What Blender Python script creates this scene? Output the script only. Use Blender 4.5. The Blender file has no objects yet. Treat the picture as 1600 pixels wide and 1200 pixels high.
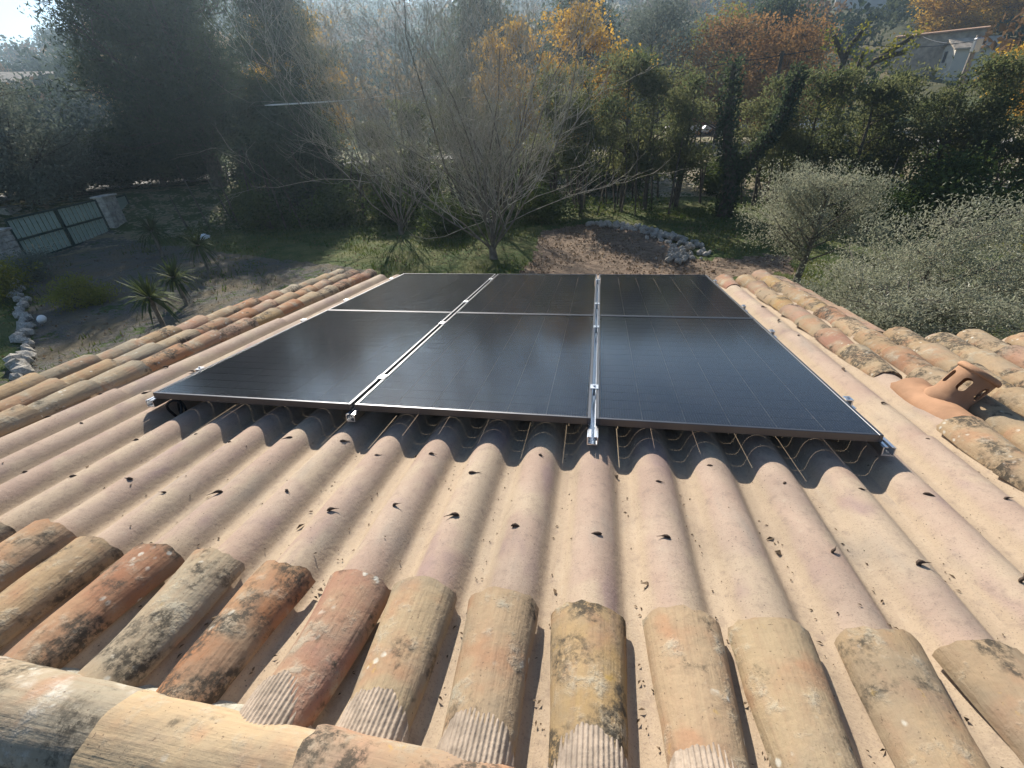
import bpy, bmesh, math, random
import numpy as np
from mathutils import Matrix, Vector, Quaternion, noise as mnoise

# ------------------------------------------------------------------ scene, camera, light
SC = bpy.context.scene
COL = SC.collection
RAD = math.radians
CAM_Z = 4.4
cam_d = bpy.data.cameras.new('camera'); cam = bpy.data.objects.new('camera', cam_d); COL.objects.link(cam)
cam_d.sensor_width = 36; cam_d.lens = 16.02; cam_d.clip_start = .05; cam_d.clip_end = 3000
cam.matrix_world = Matrix(((0.98402, -0.04602, 0.17201, 0), (0.17112, 0.51141, -0.84212, 0),
                           (-0.04921, 0.85810, 0.51112, CAM_Z), (0, 0, 0, 1)))
SC.camera = cam
SUN_DIR = Vector((-.57, 1.204, .86)).normalized()
SUN_EL = math.asin(SUN_DIR.z); SUN_AZ = math.atan2(SUN_DIR.x, SUN_DIR.y)
wd = bpy.data.worlds.new('World'); SC.world = wd; wd.use_nodes = True
nt = wd.node_tree; nt.nodes.clear()
sky = nt.nodes.new('ShaderNodeTexSky'); sky.sky_type = 'NISHITA'; sky.sun_disc = False
sky.sun_elevation = SUN_EL; sky.sun_rotation = SUN_AZ; sky.air_density = 1.0; sky.dust_density = .3; sky.ozone_density = 2.5
bg = nt.nodes.new('ShaderNodeBackground'); bg.inputs['Strength'].default_value = .075
wo = nt.nodes.new('ShaderNodeOutputWorld')
nt.links.new(sky.outputs[0], bg.inputs[0]); nt.links.new(bg.outputs[0], wo.inputs[0])
sd = bpy.data.lights.new('sun', 'SUN'); sd.energy = 5.0; sd.angle = RAD(.53); sd.color = (1, .93, .82)
sun = bpy.data.objects.new('sun', sd); COL.objects.link(sun)
sun.rotation_euler = (-SUN_DIR).to_track_quat('-Z', 'Y').to_euler(); sun.location = (0, 0, 30)
SC.view_settings.view_transform = 'Standard'; SC.view_settings.look = 'None'
SC.view_settings.exposure = .92; SC.view_settings.gamma = 1
SC.view_settings.use_curve_mapping = False
SC.cycles.use_denoising = True
SC.cycles.max_bounces = 6; SC.cycles.diffuse_bounces = 3; SC.cycles.glossy_bounces = 3
SC.cycles.transparent_max_bounces = 8; SC.cycles.volume_bounces = 0; SC.cycles.transmission_bounces = 4
SC.cycles.sample_clamp_indirect = 6

# ------------------------------------------------------------------ helpers
class Geo:
    """collects verts / faces, builds ONE mesh"""
    def __init__(s): s.v = []; s.f = []; s.n = 0; s.at = []
    def add(s, v, f, a=0.0):
        v = np.asarray(v, float).reshape(-1, 3); s.v.append(v)
        s.f.append(np.asarray(f, int) + s.n); s.n += len(v)
        a = np.asarray(a, float); s.at.append(np.full(len(v), a) if a.ndim == 0 else a)
    def mesh(s, name, mat, smooth=True, attr=None):
        me = bpy.data.meshes.new(name)
        V = np.concatenate(s.v); me.vertices.add(len(V)); me.vertices.foreach_set('co', V.ravel())
        nl = sum(f.size for f in s.f); npoly = sum(len(f) for f in s.f)
        li = np.concatenate([f.ravel() for f in s.f]); tot = np.concatenate([np.full(len(f), f.shape[1]) for f in s.f])
        st = np.concatenate([[0], np.cumsum(tot)[:-1]])
        me.loops.add(nl); me.loops.foreach_set('vertex_index', li.astype(np.int32))
        me.polygons.add(npoly); me.polygons.foreach_set('loop_start', st.astype(np.int32))
        me.polygons.foreach_set('loop_total', tot.astype(np.int32))
        me.polygons.foreach_set('use_smooth', np.full(npoly, bool(smooth)))
        if attr:
            at = me.attributes.new(attr, 'FLOAT', 'POINT'); at.data.foreach_set('value', np.concatenate(s.at).astype(np.float32))
        me.update(calc_edges=True); me.validate()
        if mat: me.materials.append(mat)
        return me

def link(name, me, parent=None, loc=(0, 0, 0), rot=(0, 0, 0), scale=None):
    o = bpy.data.objects.new(name, me); COL.objects.link(o)
    if parent: o.parent = parent
    o.location = loc; o.rotation_euler = rot
    if scale is not None: o.scale = (scale,) * 3 if np.isscalar(scale) else scale
    return o
def tag(o, label=None, cat=None, group=None, kind=None):
    for k, v in (('label', label), ('category', cat), ('group', group), ('kind', kind)):
        if v: o[k] = v
    return o
def thing(name, label, cat, loc=(0, 0, 0), rz=0, group=None):
    return tag(link(name, None, None, loc, (0, 0, rz)), label, cat, group)

def box(g, c, s, rot=None, a=0.0):
    x, y, z = np.array(s) / 2
    v = np.array([(-x, -y, -z), (x, -y, -z), (x, y, -z), (-x, y, -z), (-x, -y, z), (x, -y, z), (x, y, z), (-x, y, z)])
    if rot is not None: v = v @ np.array(rot).T
    g.add(v + np.array(c), [(0, 3, 2, 1), (4, 5, 6, 7), (0, 1, 5, 4), (1, 2, 6, 5), (2, 3, 7, 6), (3, 0, 4, 7)], a)
def bevel_mesh(me, w=.004, seg=1):
    bm = bmesh.new(); bm.from_mesh(me)
    bmesh.ops.bevel(bm, geom=bm.edges[:], offset=w, segments=seg, affect='EDGES', profile=.7)
    for f in bm.faces: f.smooth = False
    bm.to_mesh(me); bm.free(); return me
def tube(g, pts, rad, k=5, cap=True):
    P = np.asarray(pts, float); n = len(P); rad = np.broadcast_to(np.asarray(rad, float), (n,))
    T = np.gradient(P, axis=0); T /= np.linalg.norm(T, axis=1)[:, None] + 1e-9
    ref = np.array([0, 0, 1.]) if abs(T[0, 2]) < .9 else np.array([1., 0, 0])
    A = np.cross(T, ref); A /= np.linalg.norm(A, axis=1)[:, None] + 1e-9; B = np.cross(T, A)
    th = np.arange(k) * 2 * math.pi / k
    V = P[:, None] + rad[:, None, None] * (A[:, None] * np.cos(th)[None, :, None] + B[:, None] * np.sin(th)[None, :, None])
    i, j = np.meshgrid(np.arange(n - 1), np.arange(k), indexing='ij'); j2 = (j + 1) % k
    g.add(V.reshape(-1, 3), np.stack([i * k + j, i * k + j2, (i + 1) * k + j2, (i + 1) * k + j], -1).reshape(-1, 4))
    if cap and k >= 4:
        g.add(V[-1], [list(range(k))]); g.add(V[0], [list(range(k))[::-1]])
def grid(g, V, a=0.0, closed=False):
    """V (n,m,3) -> quads"""
    n, m = V.shape[:2]
    i, j = np.meshgrid(np.arange(n - 1), np.arange(m if closed else m - 1), indexing='ij'); j2 = (j + 1) % m
    g.add(V.reshape(-1, 3), np.stack([i * m + j, i * m + j2, (i + 1) * m + j2, (i + 1) * m + j], -1).reshape(-1, 4), a)
def lathe(g, prof, k=48, ctr=(0, 0, 0)):
    th = np.arange(k) * 2 * math.pi / k
    V = np.array([[(r * math.cos(t), r * math.sin(t), z) for t in th] for r, z in prof]) + np.array(ctr)
    grid(g, V, closed=True)

# ------------------------------------------------------------------ material helpers
class NT:
    def __init__(s, name):
        s.m = bpy.data.materials.new(name); s.m.use_nodes = True; s.t = s.m.node_tree; s.t.nodes.clear()
        s.out = s.t.nodes.new('ShaderNodeOutputMaterial')
    def n(s, typ, **kw):
        nd = s.t.nodes.new(typ)
        for k, v in kw.items():
            if k in ('blend_type', 'data_type', 'operation', 'attribute_name', 'noise_dimensions', 'feature', 'interpolation_type'): setattr(nd, k, v)
            else: s.set(nd, k, v)
        return nd
    def set(s, nd, k, v):
        k = {'_0': 0, '_1': 1, '_2': 2}.get(k, k.replace('_', ' ') if isinstance(k, str) else k)
        i = nd.inputs[k]
        if isinstance(v, bpy.types.NodeSocket): s.t.links.new(v, i)
        elif isinstance(v, bpy.types.Node): s.t.links.new(v.outputs[0], i)
        else: i.default_value = tuple(v) + (1,) if (isinstance(v, (tuple, list)) and len(v) == 3 and i.type == 'RGBA') else v
    def math(s, op, a, b=0.0, c=None):
        nd = s.n('ShaderNodeMath', operation=op, _0=a, _1=b)
        if c is not None: s.set(nd, '_2', c)
        return nd.outputs[0]
    def ramp(s, v, lo, hi, smooth=True):
        nd = s.n('ShaderNodeMapRange', Value=v, From_Min=lo, From_Max=hi)
        if smooth: nd.interpolation_type = 'SMOOTHSTEP'
        return nd.outputs[0]
    def mix(s, f, a, b, mode='MIX'):
        nd = s.t.nodes.new('ShaderNodeMix'); nd.data_type = 'RGBA'; nd.blend_type = mode
        for k, v in ((0, f), (6, a), (7, b)):
            i = nd.inputs[k]
            if isinstance(v, bpy.types.NodeSocket): s.t.links.new(v, i)
            elif k == 0: i.default_value = v
            else: i.default_value = tuple(v) + (1,)
        return nd.outputs[2]
    def noise(s, vec, scale, detail=4, rough=.55):
        nd = s.n('ShaderNodeTexNoise', Scale=scale, Detail=detail, Roughness=rough)
        if vec is not None: s.t.links.new(vec, nd.inputs['Vector'])
        return nd.outputs[0]
    def coord(s, which='Object'): return s.n('ShaderNodeTexCoord').outputs[which]
    def scale(s, vec, sc, off=None):
        nd = s.n('ShaderNodeVectorMath', operation='MULTIPLY', _0=vec, _1=sc)
        if off is not None: nd = s.n('ShaderNodeVectorMath', operation='ADD', _0=nd.outputs[0], _1=off)
        return nd.outputs[0]
    def bump(s, h, strength=.3, dist=.01):
        return s.n('ShaderNodeBump', Strength=strength, Distance=dist, Height=h).outputs[0]
    def pbsdf(s, col, rough=.8, normal=None, spec=.3, metal=0.0):
        p = s.n('ShaderNodeBsdfPrincipled'); s.set(p, 'Base Color', col); s.set(p, 'Roughness', rough)
        s.set(p, 'Specular IOR Level', spec); s.set(p, 'Metallic', metal)
        if normal is not None: s.set(p, 'Normal', normal)
        s.t.links.new(p.outputs[0], s.out.inputs[0]); return p

def m_simple(name, col, rough=.7, var=.25, sc=8, bump=.2, metal=0.0, spec=.3, dist=.01):
    t = NT(name); c = t.coord(); nz = t.noise(c, sc, 5)
    d = tuple(x * (1 - var) for x in col); l = tuple(min(1, x * (1 + var)) for x in col)
    t.pbsdf(t.mix(t.ramp(nz, .3, .7), d, l), rough, t.bump(t.noise(c, sc * 4, 4), bump, dist), spec, metal); return t.m

def m_leaf(name, col, col2, trans=.35, sc=.8, gloss=.012):
    t = NT(name); c = t.coord(); oi = t.n('ShaderNodeObjectInfo')
    off = t.n('ShaderNodeVectorMath', operation='SCALE', _0=(17.0, 31.0, 7.0)); t.t.links.new(oi.outputs['Random'], off.inputs['Scale'])
    cc = t.n('ShaderNodeVectorMath', operation='ADD', _0=c, _1=off.outputs[0]).outputs[0]
    k = t.mix(t.ramp(t.noise(cc, sc, 3), .35, .65), col, col2)
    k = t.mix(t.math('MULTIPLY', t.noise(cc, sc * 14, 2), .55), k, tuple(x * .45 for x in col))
    a = t.n('ShaderNodeBsdfDiffuse', Color=k); b = t.n('ShaderNodeBsdfTranslucent', Color=k)
    m1 = t.n('ShaderNodeMixShader', _0=trans, _1=a.outputs[0], _2=b.outputs[0])
    gl = t.n('ShaderNodeBsdfGlossy', Roughness=.5, Color=(.9, .9, .85))
    m2 = t.n('ShaderNodeMixShader', _0=gloss, _1=m1.outputs[0], _2=gl.outputs[0])
    t.t.links.new(m2.outputs[0], t.out.inputs[0]); return t.m

# roof sheet: buff in the valleys, pinkish on the crests, cream bands where the coating wore
def mat_sheet():
    t = NT('fibre_cement'); c = t.coord(); at = t.n('ShaderNodeAttribute', attribute_name='crest').outputs['Fac']
    oi = t.n('ShaderNodeObjectInfo')
    off = t.n('ShaderNodeVectorMath', operation='SCALE', _0=(13.0, 0.0, 3.0)); t.t.links.new(oi.outputs['Random'], off.inputs['Scale'])
    cc = t.n('ShaderNodeVectorMath', operation='ADD', _0=c, _1=off.outputs[0]).outputs[0]
    crest = t.ramp(t.math('ADD', at, t.math('MULTIPLY', t.math('SUBTRACT', t.noise(cc, 9, 4), .5), .5)), .3, .75)
    pink = t.mix(t.ramp(t.noise(cc, 3.5, 4), .35, .65), (.345, .247, .188), (.39, .295, .222))
    k = t.mix(crest, (.385, .295, .205), pink)
    band = t.ramp(t.noise(t.scale(cc, (2.6, 1.9, 0)), 1.3, 3), .5, .6)
    k = t.mix(t.math('MULTIPLY', band, .85), k, (.41, .32, .225))
    mauve = t.ramp(t.noise(t.scale(cc, (4.2, 2.2, 0), (5, 9, 0)), 1.2, 3), .54, .7)
    k = t.mix(t.math('MULTIPLY', t.math('MULTIPLY', mauve, crest), .95), k, (.29, .205, .178))
    grey = t.ramp(t.noise(t.scale(cc, (3.0, .8, 0), (2, 4, 0)), 2.5, 5), .55, .75)
    k = t.mix(t.math('MULTIPLY', grey, .6), k, (.27, .232, .19))
    st = t.ramp(t.noise(t.scale(cc, (60, 4, 0)), 1, 4), .35, .75)
    k = t.mix(t.math('MULTIPLY', st, .18), k, (.3, .22, .17))
    fine = t.noise(c, 210, 3)
    k = t.mix(t.math('MULTIPLY', t.ramp(fine, .54, .76), .7), k, (.17, .125, .095))
    mot = t.noise(cc, 26, 5, .7); k = t.mix(t.math('MULTIPLY', t.ramp(mot, .5, .72), .45), k, (.20, .15, .12)); k = t.mix(t.math('MULTIPLY', t.ramp(mot, .42, .28), .35), k, (.42, .35, .26))
    sp = t.n('ShaderNodeTexVoronoi', Scale=46.0); t.t.links.new(c, sp.inputs['Vector'])
    spot = t.math('MULTIPLY', t.ramp(sp.outputs['Distance'], .13, .07), t.ramp(t.noise(c, 3.1, 3), .52, .62))
    k = t.mix(t.math('MULTIPLY', spot, .8), k, (.1, .075, .055))
    h = t.math('ADD', t.math('MULTIPLY', t.noise(c, 70, 5), .6), t.math('MULTIPLY', fine, .25))
    t.pbsdf(k, .82, t.bump(h, .5, .005), .2); return t.m

def mat_tile(name, dark=.5, lichen=.5, lc=(.38, .355, .28)):
    """weathered clay; the clay colour is the object's own colour, every stain pattern is offset per tile"""
    t = NT(name); c = t.coord(); oi = t.n('ShaderNodeObjectInfo')
    off = t.n('ShaderNodeVectorMath', operation='SCALE', _0=(41.0, 23.0, 11.0)); t.t.links.new(oi.outputs['Random'], off.inputs['Scale'])
    cc = t.n('ShaderNodeVectorMath', operation='ADD', _0=c, _1=off.outputs[0]).outputs[0]
    base = oi.outputs['Color']
    k = t.mix(t.math('MULTIPLY', t.ramp(t.noise(cc, 5, 4), .35, .7), .75), base, (.36, .26, .155))
    k = t.mix(t.math('MULTIPLY', t.ramp(t.noise(cc, 7.5, 3), .5, .72), .6), k, (.36, .18, .10))
    st = t.noise(t.scale(cc, (75, 5, 75)), 1, 4)
    k = t.mix(t.math('MULTIPLY', t.ramp(st, .4, .7), .3), k, (.27, .18, .115))
    l = t.math('MULTIPLY', t.ramp(t.noise(cc, 10, 6, .62), .60 - .1 * lichen, .68), t.ramp(t.noise(cc, 34, 4, .7), .3, .6))
    k = t.mix(t.math('MULTIPLY', l, .65), k, lc)
    gr = t.ramp(t.noise(cc, 4.2, 5, .6), .46, .66); k = t.mix(t.math('MULTIPLY', gr, .5), k, (.24, .20, .145))
    rv = t.math('MULTIPLY', t.math('SUBTRACT', oi.outputs['Random'], .5), .16)
    wsp = t.n('ShaderNodeTexVoronoi', Scale=30.0); t.t.links.new(cc, wsp.inputs['Vector'])
    ws = t.math('MULTIPLY', t.ramp(t.math('ADD', wsp.outputs['Distance'], t.math('MULTIPLY', t.noise(cc, 60, 3), .3)), .46, .3), t.ramp(t.noise(t.scale(cc, (1, 1, 1), (7, 3, 1)), 7, 3), .57, .66))
    k = t.mix(t.math('MULTIPLY', ws, .8), k, (.56, .53, .45))
    b = t.math('MULTIPLY', t.ramp(t.math('ADD', t.noise(cc, 6, 6, .65), rv), .62 - .14 * dark, .70 - .1 * dark), t.ramp(t.noise(cc, 55, 4, .75), .36, .56))
    pit = t.ramp(t.noise(cc, 120, 2, .6), .66, .73); k = t.mix(t.math('MULTIPLY', pit, .7), k, (.12, .085, .06))
    k = t.mix(t.math('MULTIPLY', b, .9), k, (.055, .048, .038))
    ye = t.ramp(t.noise(cc, 13, 5, .6), .66, .74)
    k = t.mix(t.math('MULTIPLY', ye, .55), k, (.45, .29, .075))
    h = t.math('ADD', t.math('MULTIPLY', t.noise(cc, 28, 6, .6), .7), t.math('ADD', t.math('MULTIPLY', st, .5), t.math('MULTIPLY', l, .35)))
    t.pbsdf(k, .9, t.bump(h, .8, .007), .15); return t.m

M = {}
M['sheet'] = mat_sheet()
M['tile'] = mat_tile('old_clay_tile', .75, .8)
M['ridge'] = mat_tile('ridge_clay', .6, 1.2)
M['crust'] = mat_tile('crusted_ridge_clay', 1.5, 1.6, (.58, .57, .52))
M['mortar'] = m_simple('lime_mortar', (.36, .34, .28), .95, .35, 14, .8, dist=.02)
M['flash'] = m_simple('pleated_flashing', (.33, .262, .20), .85, .22, 22, .35)
M['terracotta'] = m_simple('terracotta', (.35, .195, .11), .85, .22, 6, .3, dist=.004)
M['render'] = m_simple('wall_render', (.52, .43, .32), .9, .08, 3, .2)
M['nail'] = m_simple('rusty_nail', (.07, .045, .03), .8, .4, 40, .2)
M['litter'] = m_simple('dry_litter', (.11, .075, .045), .9, .5, 30, .2)
M['alu'] = m_simple('aluminium', (.62, .63, .65), .34, .05, 20, .03, metal=1.0, spec=.5)
M['black_metal'] = m_simple('black_metal', (.012, .012, .013), .5, .1, 20, .02)
def mat_frame():
    t = NT('anodised_frame'); t.pbsdf((.10, .10, .107), .38, None, .7, .85); return t.m
M['frame'] = mat_frame()
def mat_cell():
    t = NT('solar_cell'); c = t.coord('Object'); oi = t.n('ShaderNodeObjectInfo'); cl = t.n('ShaderNodeVectorMath', operation='ADD', _0=c, _1=oi.outputs['Location']).outputs[0]
    s = t.n('ShaderNodeSeparateXYZ', Vector=c)
    w = t.math('FRACT', t.math('MULTIPLY', s.outputs[0], 1 / .01125))
    line = t.math('MULTIPLY', t.math('GREATER_THAN', w, .93), t.ramp(t.noise(t.scale(cl, (30, 60, 1)), 3.0, 2), .4, .62))
    k = t.mix(t.ramp(t.noise(cl, 1.3, 2), .3, .7), (.007, .008, .012), (.012, .013, .018))
    k = t.mix(t.math('MULTIPLY', line, .4), k, (.42, .42, .43))
    t.pbsdf(k, .6, None, 0.0); return t.m
M['cell'] = mat_cell()
def mat_glass():
    t = NT('panel_glass'); c = t.coord()
    fr = t.n('ShaderNodeFresnel', IOR=1.36); bf = t.n('ShaderNodeNewGeometry').outputs['Backfacing']; fz = t.math('MULTIPLY', fr.outputs[0], t.math('SUBTRACT', 1.0, bf))
    dust = t.math('ADD', t.math('MULTIPLY', t.ramp(t.noise(c, 2.2, 5, .6), .45, .8), .014), t.math('MULTIPLY', t.ramp(t.noise(t.scale(c, (1, .4, 1)), 34, 3), .72, .8), .16))
    vo = t.n('ShaderNodeTexVoronoi', Scale=19.0); t.t.links.new(c, vo.inputs['Vector'])
    drop = t.math('MULTIPLY', t.ramp(vo.outputs['Distance'], .11, .06), t.ramp(t.noise(c, 1.7, 3), .5, .6))
    dust = t.math('MAXIMUM', dust, t.math('MULTIPLY', drop, .35)); smear = t.math('MULTIPLY', t.ramp(t.noise(t.scale(c, (2, 5, 1)), 1.3, 5, .7), .66, .78), .06); dust = t.math('ADD', dust, smear)
    gl = t.n('ShaderNodeBsdfGlossy', Roughness=.11, Color=(1, 1, 1))
    tr = t.n('ShaderNodeBsdfTransparent', Color=(.93, .95, .95)); df = t.n('ShaderNodeBsdfDiffuse', Color=(.42, .38, .33))
    m1 = t.n('ShaderNodeMixShader', _0=fz, _1=tr.outputs[0], _2=gl.outputs[0])
    m2 = t.n('ShaderNodeMixShader', _0=dust, _1=m1.outputs[0], _2=df.outputs[0])
    t.t.links.new(m2.outputs[0], t.out.inputs[0]); return t.m
M['glass'] = mat_glass()
M['bark'] = m_simple('bark', (.085, .068, .052), .95, .4, 6, .8, dist=.03)
M['bark_pale'] = m_simple('pale_bark', (.17, .145, .115), .95, .35, 6, .7, dist=.02)
M['twig'] = m_simple('grey_twig', (.34, .31, .25), .9, .3, 4, .3)
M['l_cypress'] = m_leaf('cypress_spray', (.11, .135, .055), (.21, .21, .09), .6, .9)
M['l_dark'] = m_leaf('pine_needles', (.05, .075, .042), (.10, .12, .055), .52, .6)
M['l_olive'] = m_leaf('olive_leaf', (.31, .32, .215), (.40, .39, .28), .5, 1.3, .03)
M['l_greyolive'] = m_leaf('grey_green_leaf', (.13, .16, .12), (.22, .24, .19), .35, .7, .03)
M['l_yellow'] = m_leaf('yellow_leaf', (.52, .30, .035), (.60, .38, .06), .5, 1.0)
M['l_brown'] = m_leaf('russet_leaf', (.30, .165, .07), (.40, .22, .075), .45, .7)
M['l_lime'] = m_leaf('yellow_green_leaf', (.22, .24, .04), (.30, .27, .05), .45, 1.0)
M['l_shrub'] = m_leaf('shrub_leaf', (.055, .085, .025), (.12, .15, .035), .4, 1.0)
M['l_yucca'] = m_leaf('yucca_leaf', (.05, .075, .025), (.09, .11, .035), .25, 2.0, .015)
M['stone'] = m_simple('pale_stone', (.40, .37, .32), .92, .35, 5, .7, dist=.03)
M['plank_green'] = m_simple('dark_green_paint', (.02, .045, .035), .5, .1, 10, .05)
M['slat'] = m_simple('pale_green_slat', (.33, .40, .33), .55, .1, 6, .05)
M['white'] = m_simple('white_paint', (.78, .78, .76), .5, .05, 6, .05)
M['sack'] = m_simple('white_plastic', (.75, .78, .8), .4, .08, 6, .5, dist=.05)
M['wood_pole'] = m_simple('grey_wood', (.30, .25, .20), .9, .3, 8, .4)
M['dark_glass'] = m_simple('window_glass', (.02, .022, .025), .1, .1, 3, 0, spec=.6)
M['rooftile_far'] = m_simple('far_roof_tiles', (.36, .21, .13), .9, .3, 2, .5)
M['wall_grey'] = m_simple('stone_wall', (.40, .33, .255), .95, .3, 1.6, .8, dist=.1)
M['wall_pale'] = m_simple('pale_render', (.62, .57, .48), .9, .06, 1, .1)
M['wall_blue'] = m_simple('grey_render', (.5, .48, .44), .9, .06, 1, .1)
M['tyre'] = m_simple('tyre', (.02, .02, .02), .8, .1, 5, .1)
M['car_red'] = m_simple('red_paint', (.45, .05, .03), .3, .05, 2, 0, spec=.5)
M['car_white'] = m_simple('white_car_paint', (.75, .75, .74), .3, .03, 2, 0, spec=.5)
M['car_silver'] = m_simple('silver_car_paint', (.5, .52, .54), .3, .03, 2, 0, spec=.5)

# ------------------------------------------------------------------ ground and terrain
def terr(x, y):
    x = np.asarray(x, float); y = np.asarray(y, float)
    r = np.hypot(x, y); az = np.degrees(np.arctan2(x, y))
    s = np.interp(az, [-180, -95, -70, -56, -50, -45, 20, 30, 45, 80, 180], [.02, .04, .08, .10, .135, .23, .23, .165, .12, .03, .02])
    z = 1.35 * np.clip((r - 29) / 8, 0, 1) ** 1.3 * np.clip((y + 25) / 20, 0, 1) + s * np.clip(np.minimum(r, 270) - 64, 0, None)
    return z + np.clip((r - 66) / 60, 0, 1) * 1.6 * np.sin(x * .043 + 1) * np.sin(y * .037)
def in_poly(x, y, poly):
    ins = np.zeros(np.shape(x), bool); n = len(poly)
    for i in range(n):
        (x1, y1), (x2, y2) = poly[i], poly[(i + 1) % n]
        ins ^= ((y1 > y) != (y2 > y)) & (x < (x2 - x1) * (y - y1) / (y2 - y1 + 1e-12) + x1)
    return ins
SOIL = [(-2.4, 19.6), (-.6, 21.4), (1.8, 19.6), (3.0, 16.9), (3.2, 15.6), (6.2, 16.2), (5.6, 14.2), (3.2, 13.4), (2.2, 8.5), (-3.0, 8.5), (-2.6, 13.2), (-2.2, 16)]
GRAVEL = [(-24.2, 15), (-25, 20.3), (-20, 18.2), (-13.5, 16.2), (-8, 14.5), (-4.6, 11.5), (-4.6, 7), (-12, 6.0), (-15, 8.6), (-19.5, 12.2)]
def mat_ground():
    t = NT('earth_and_grass'); c = t.coord()
    def at(n): return t.n('ShaderNodeAttribute', attribute_name=n).outputs['Fac']
    n1 = t.noise(c, .9, 6, .6); n2 = t.noise(c, 5, 5, .65); n3 = t.noise(c, 30, 4, .7)
    grass = t.mix(t.ramp(n1, .35, .65), (.055, .085, .022), (.12, .125, .045))
    grass = t.mix(t.ramp(n2, .55, .75), grass, (.16, .12, .07))
    soil = t.mix(t.ramp(n2, .35, .7), (.19, .135, .095), (.30, .225, .16))
    soil = t.mix(t.ramp(n3, .55, .7), soil, (.1, .065, .045))
    grav = t.mix(t.ramp(n3, .35, .7), (.085, .08, .072), (.18, .165, .145))
    grav = t.mix(t.math('MULTIPLY', t.ramp(n1, .42, .62), .75), grav, (.15, .12, .07)); grav = t.mix(t.ramp(n2, .6, .7), grav, (.06, .075, .03))
    pale = t.mix(t.ramp(n1, .4, .6), (.42, .36, .28), (.26, .22, .13))
    hill = t.mix(t.ramp(t.noise(c, .06, 5), .4, .6), (.07, .08, .035), (.17, .14, .07))
    jit = t.math('MULTIPLY', t.math('SUBTRACT', t.math('ADD', n1, n2), 1.0), 1.7)
    k = t.mix(t.ramp(t.math('ADD', at('soil'), jit), .4, .6), grass, soil)
    k = t.mix(t.ramp(t.math('ADD', at('gravel'), jit), .4, .6), k, grav)
    k = t.mix(t.ramp(t.math('ADD', at('pale'), jit), .4, .6), k, pale)
    k = t.mix(at('hill'), k, hill)
    t.pbsdf(k, .95, t.bump(t.math('ADD', n3, t.math('MULTIPLY', n2, 2.0)), .8, .06), .15); return t.m
M['ground'] = mat_ground()
def build_ground():
    rs = np.concatenate([[0.0], np.linspace(2, 46, 110), np.geomspace(47, 420, 50)])
    az = np.linspace(-math.pi, math.pi, 421)[:-1]
    az = az - .35 * np.sin(az + .2) * .9                   # rays bunch up towards the garden in view
    Rr, A = np.meshgrid(rs, az, indexing='ij'); X = Rr * np.sin(A); Y = Rr * np.cos(A); Z = terr(X, Y)
    rng = np.random.default_rng(3)
    Z = Z + np.where(Rr < 60, .05 * np.sin(X * 1.3 + 2 * np.sin(Y * .7)) * np.cos(Y * 1.1) + rng.normal(0, .012, X.shape), 0) - np.where((np.abs(X) < 5) & (Y < 7) & (Y > -7), .05, 0)
    g = Geo(); grid(g, np.stack([X, Y, Z], -1)[:, ::-1], closed=True); me = g.mesh('ground', M['ground'])
    X = X[:, ::-1].ravel(); Y = Y[:, ::-1].ravel(); r = np.hypot(X, Y)
    for n, a in (('soil', in_poly(X, Y, SOIL) * 1.0), ('gravel', in_poly(X, Y, GRAVEL) * .72),
                 ('pale', ((r > 28) & (r < 63) & (Y > 5)) * np.where(X > -4, .62, .42)), ('hill', np.clip((r - 66) / 12, 0, 1))):
        me.attributes.new(n, 'FLOAT', 'POINT').data.foreach_set('value', a.astype(np.float32))
    tag(link('ground', me), kind='structure')
build_ground()
def build_road():
    m = NT('old_asphalt'); c = m.coord(); m.pbsdf(m.mix(m.ramp(m.noise(c, 2, 5), .3, .7), (.20, .19, .175), (.30, .285, .26)), .9, m.bump(m.noise(c, 40, 3), .4, .01), .2)
    az = np.radians(np.linspace(-75, 60, 120)); rr = np.array([41.5, 43.2, 45, 46.5])
    A, R_ = np.meshgrid(az, rr, indexing='ij'); X = R_ * np.sin(A); Y = R_ * np.cos(A)
    g = Geo(); grid(g, np.stack([X, Y, terr(X, Y) + .07], -1)[::-1]); tag(link('road', g.mesh('road', m.m)), kind='structure')
build_road()

# ------------------------------------------------------------------ house and roof (roof frame: x along eaves, y downslope, z off the sheet valleys)
SLOPE = RAD(7)
house = thing('house', 'low house with corrugated sheet and old clay tile roof under the solar array', 'house', (0, 3, 0))
roof_g = Geo(); H0 = CAM_Z - 1.145 * math.cos(SLOPE)
PITCH, U0 = .237, .03
UL, UR, VR, VE, VE2 = -3.66, 3.55, .46, 5.72, 3.60
def prof(u):
    x = np.abs((np.asarray(u) - U0) / PITCH - np.round((np.asarray(u) - U0) / PITCH)) * PITCH
    q = [np.clip(1 - ((x + d) / .087) ** 2, 0, 1) ** .72 for d in (-.016, -.008, 0, .008, .016)]
    return .0665 * (q[0] + 2 * q[1] + 2 * q[2] + 2 * q[3] + q[4]) / 8
# deck below the sheets
box(roof_g, ((UL + 1.9) / 2, (VR + VE) / 2, -.075), (1.9 - UL - .06, VE - VR - .2, .11))
box(roof_g, ((1.9 + UR) / 2, (VR + VE2) / 2, -.077), (UR - 1.9 - .06, VE2 - VR - .2, .11))
roof = link('roof', roof_g.mesh('roof', M['wood_pole'], False), house)
roof.location = (0, -3 - 1.145 * math.sin(SLOPE), H0); roof.rotation_euler = (-SLOPE, 0, 0)
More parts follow.
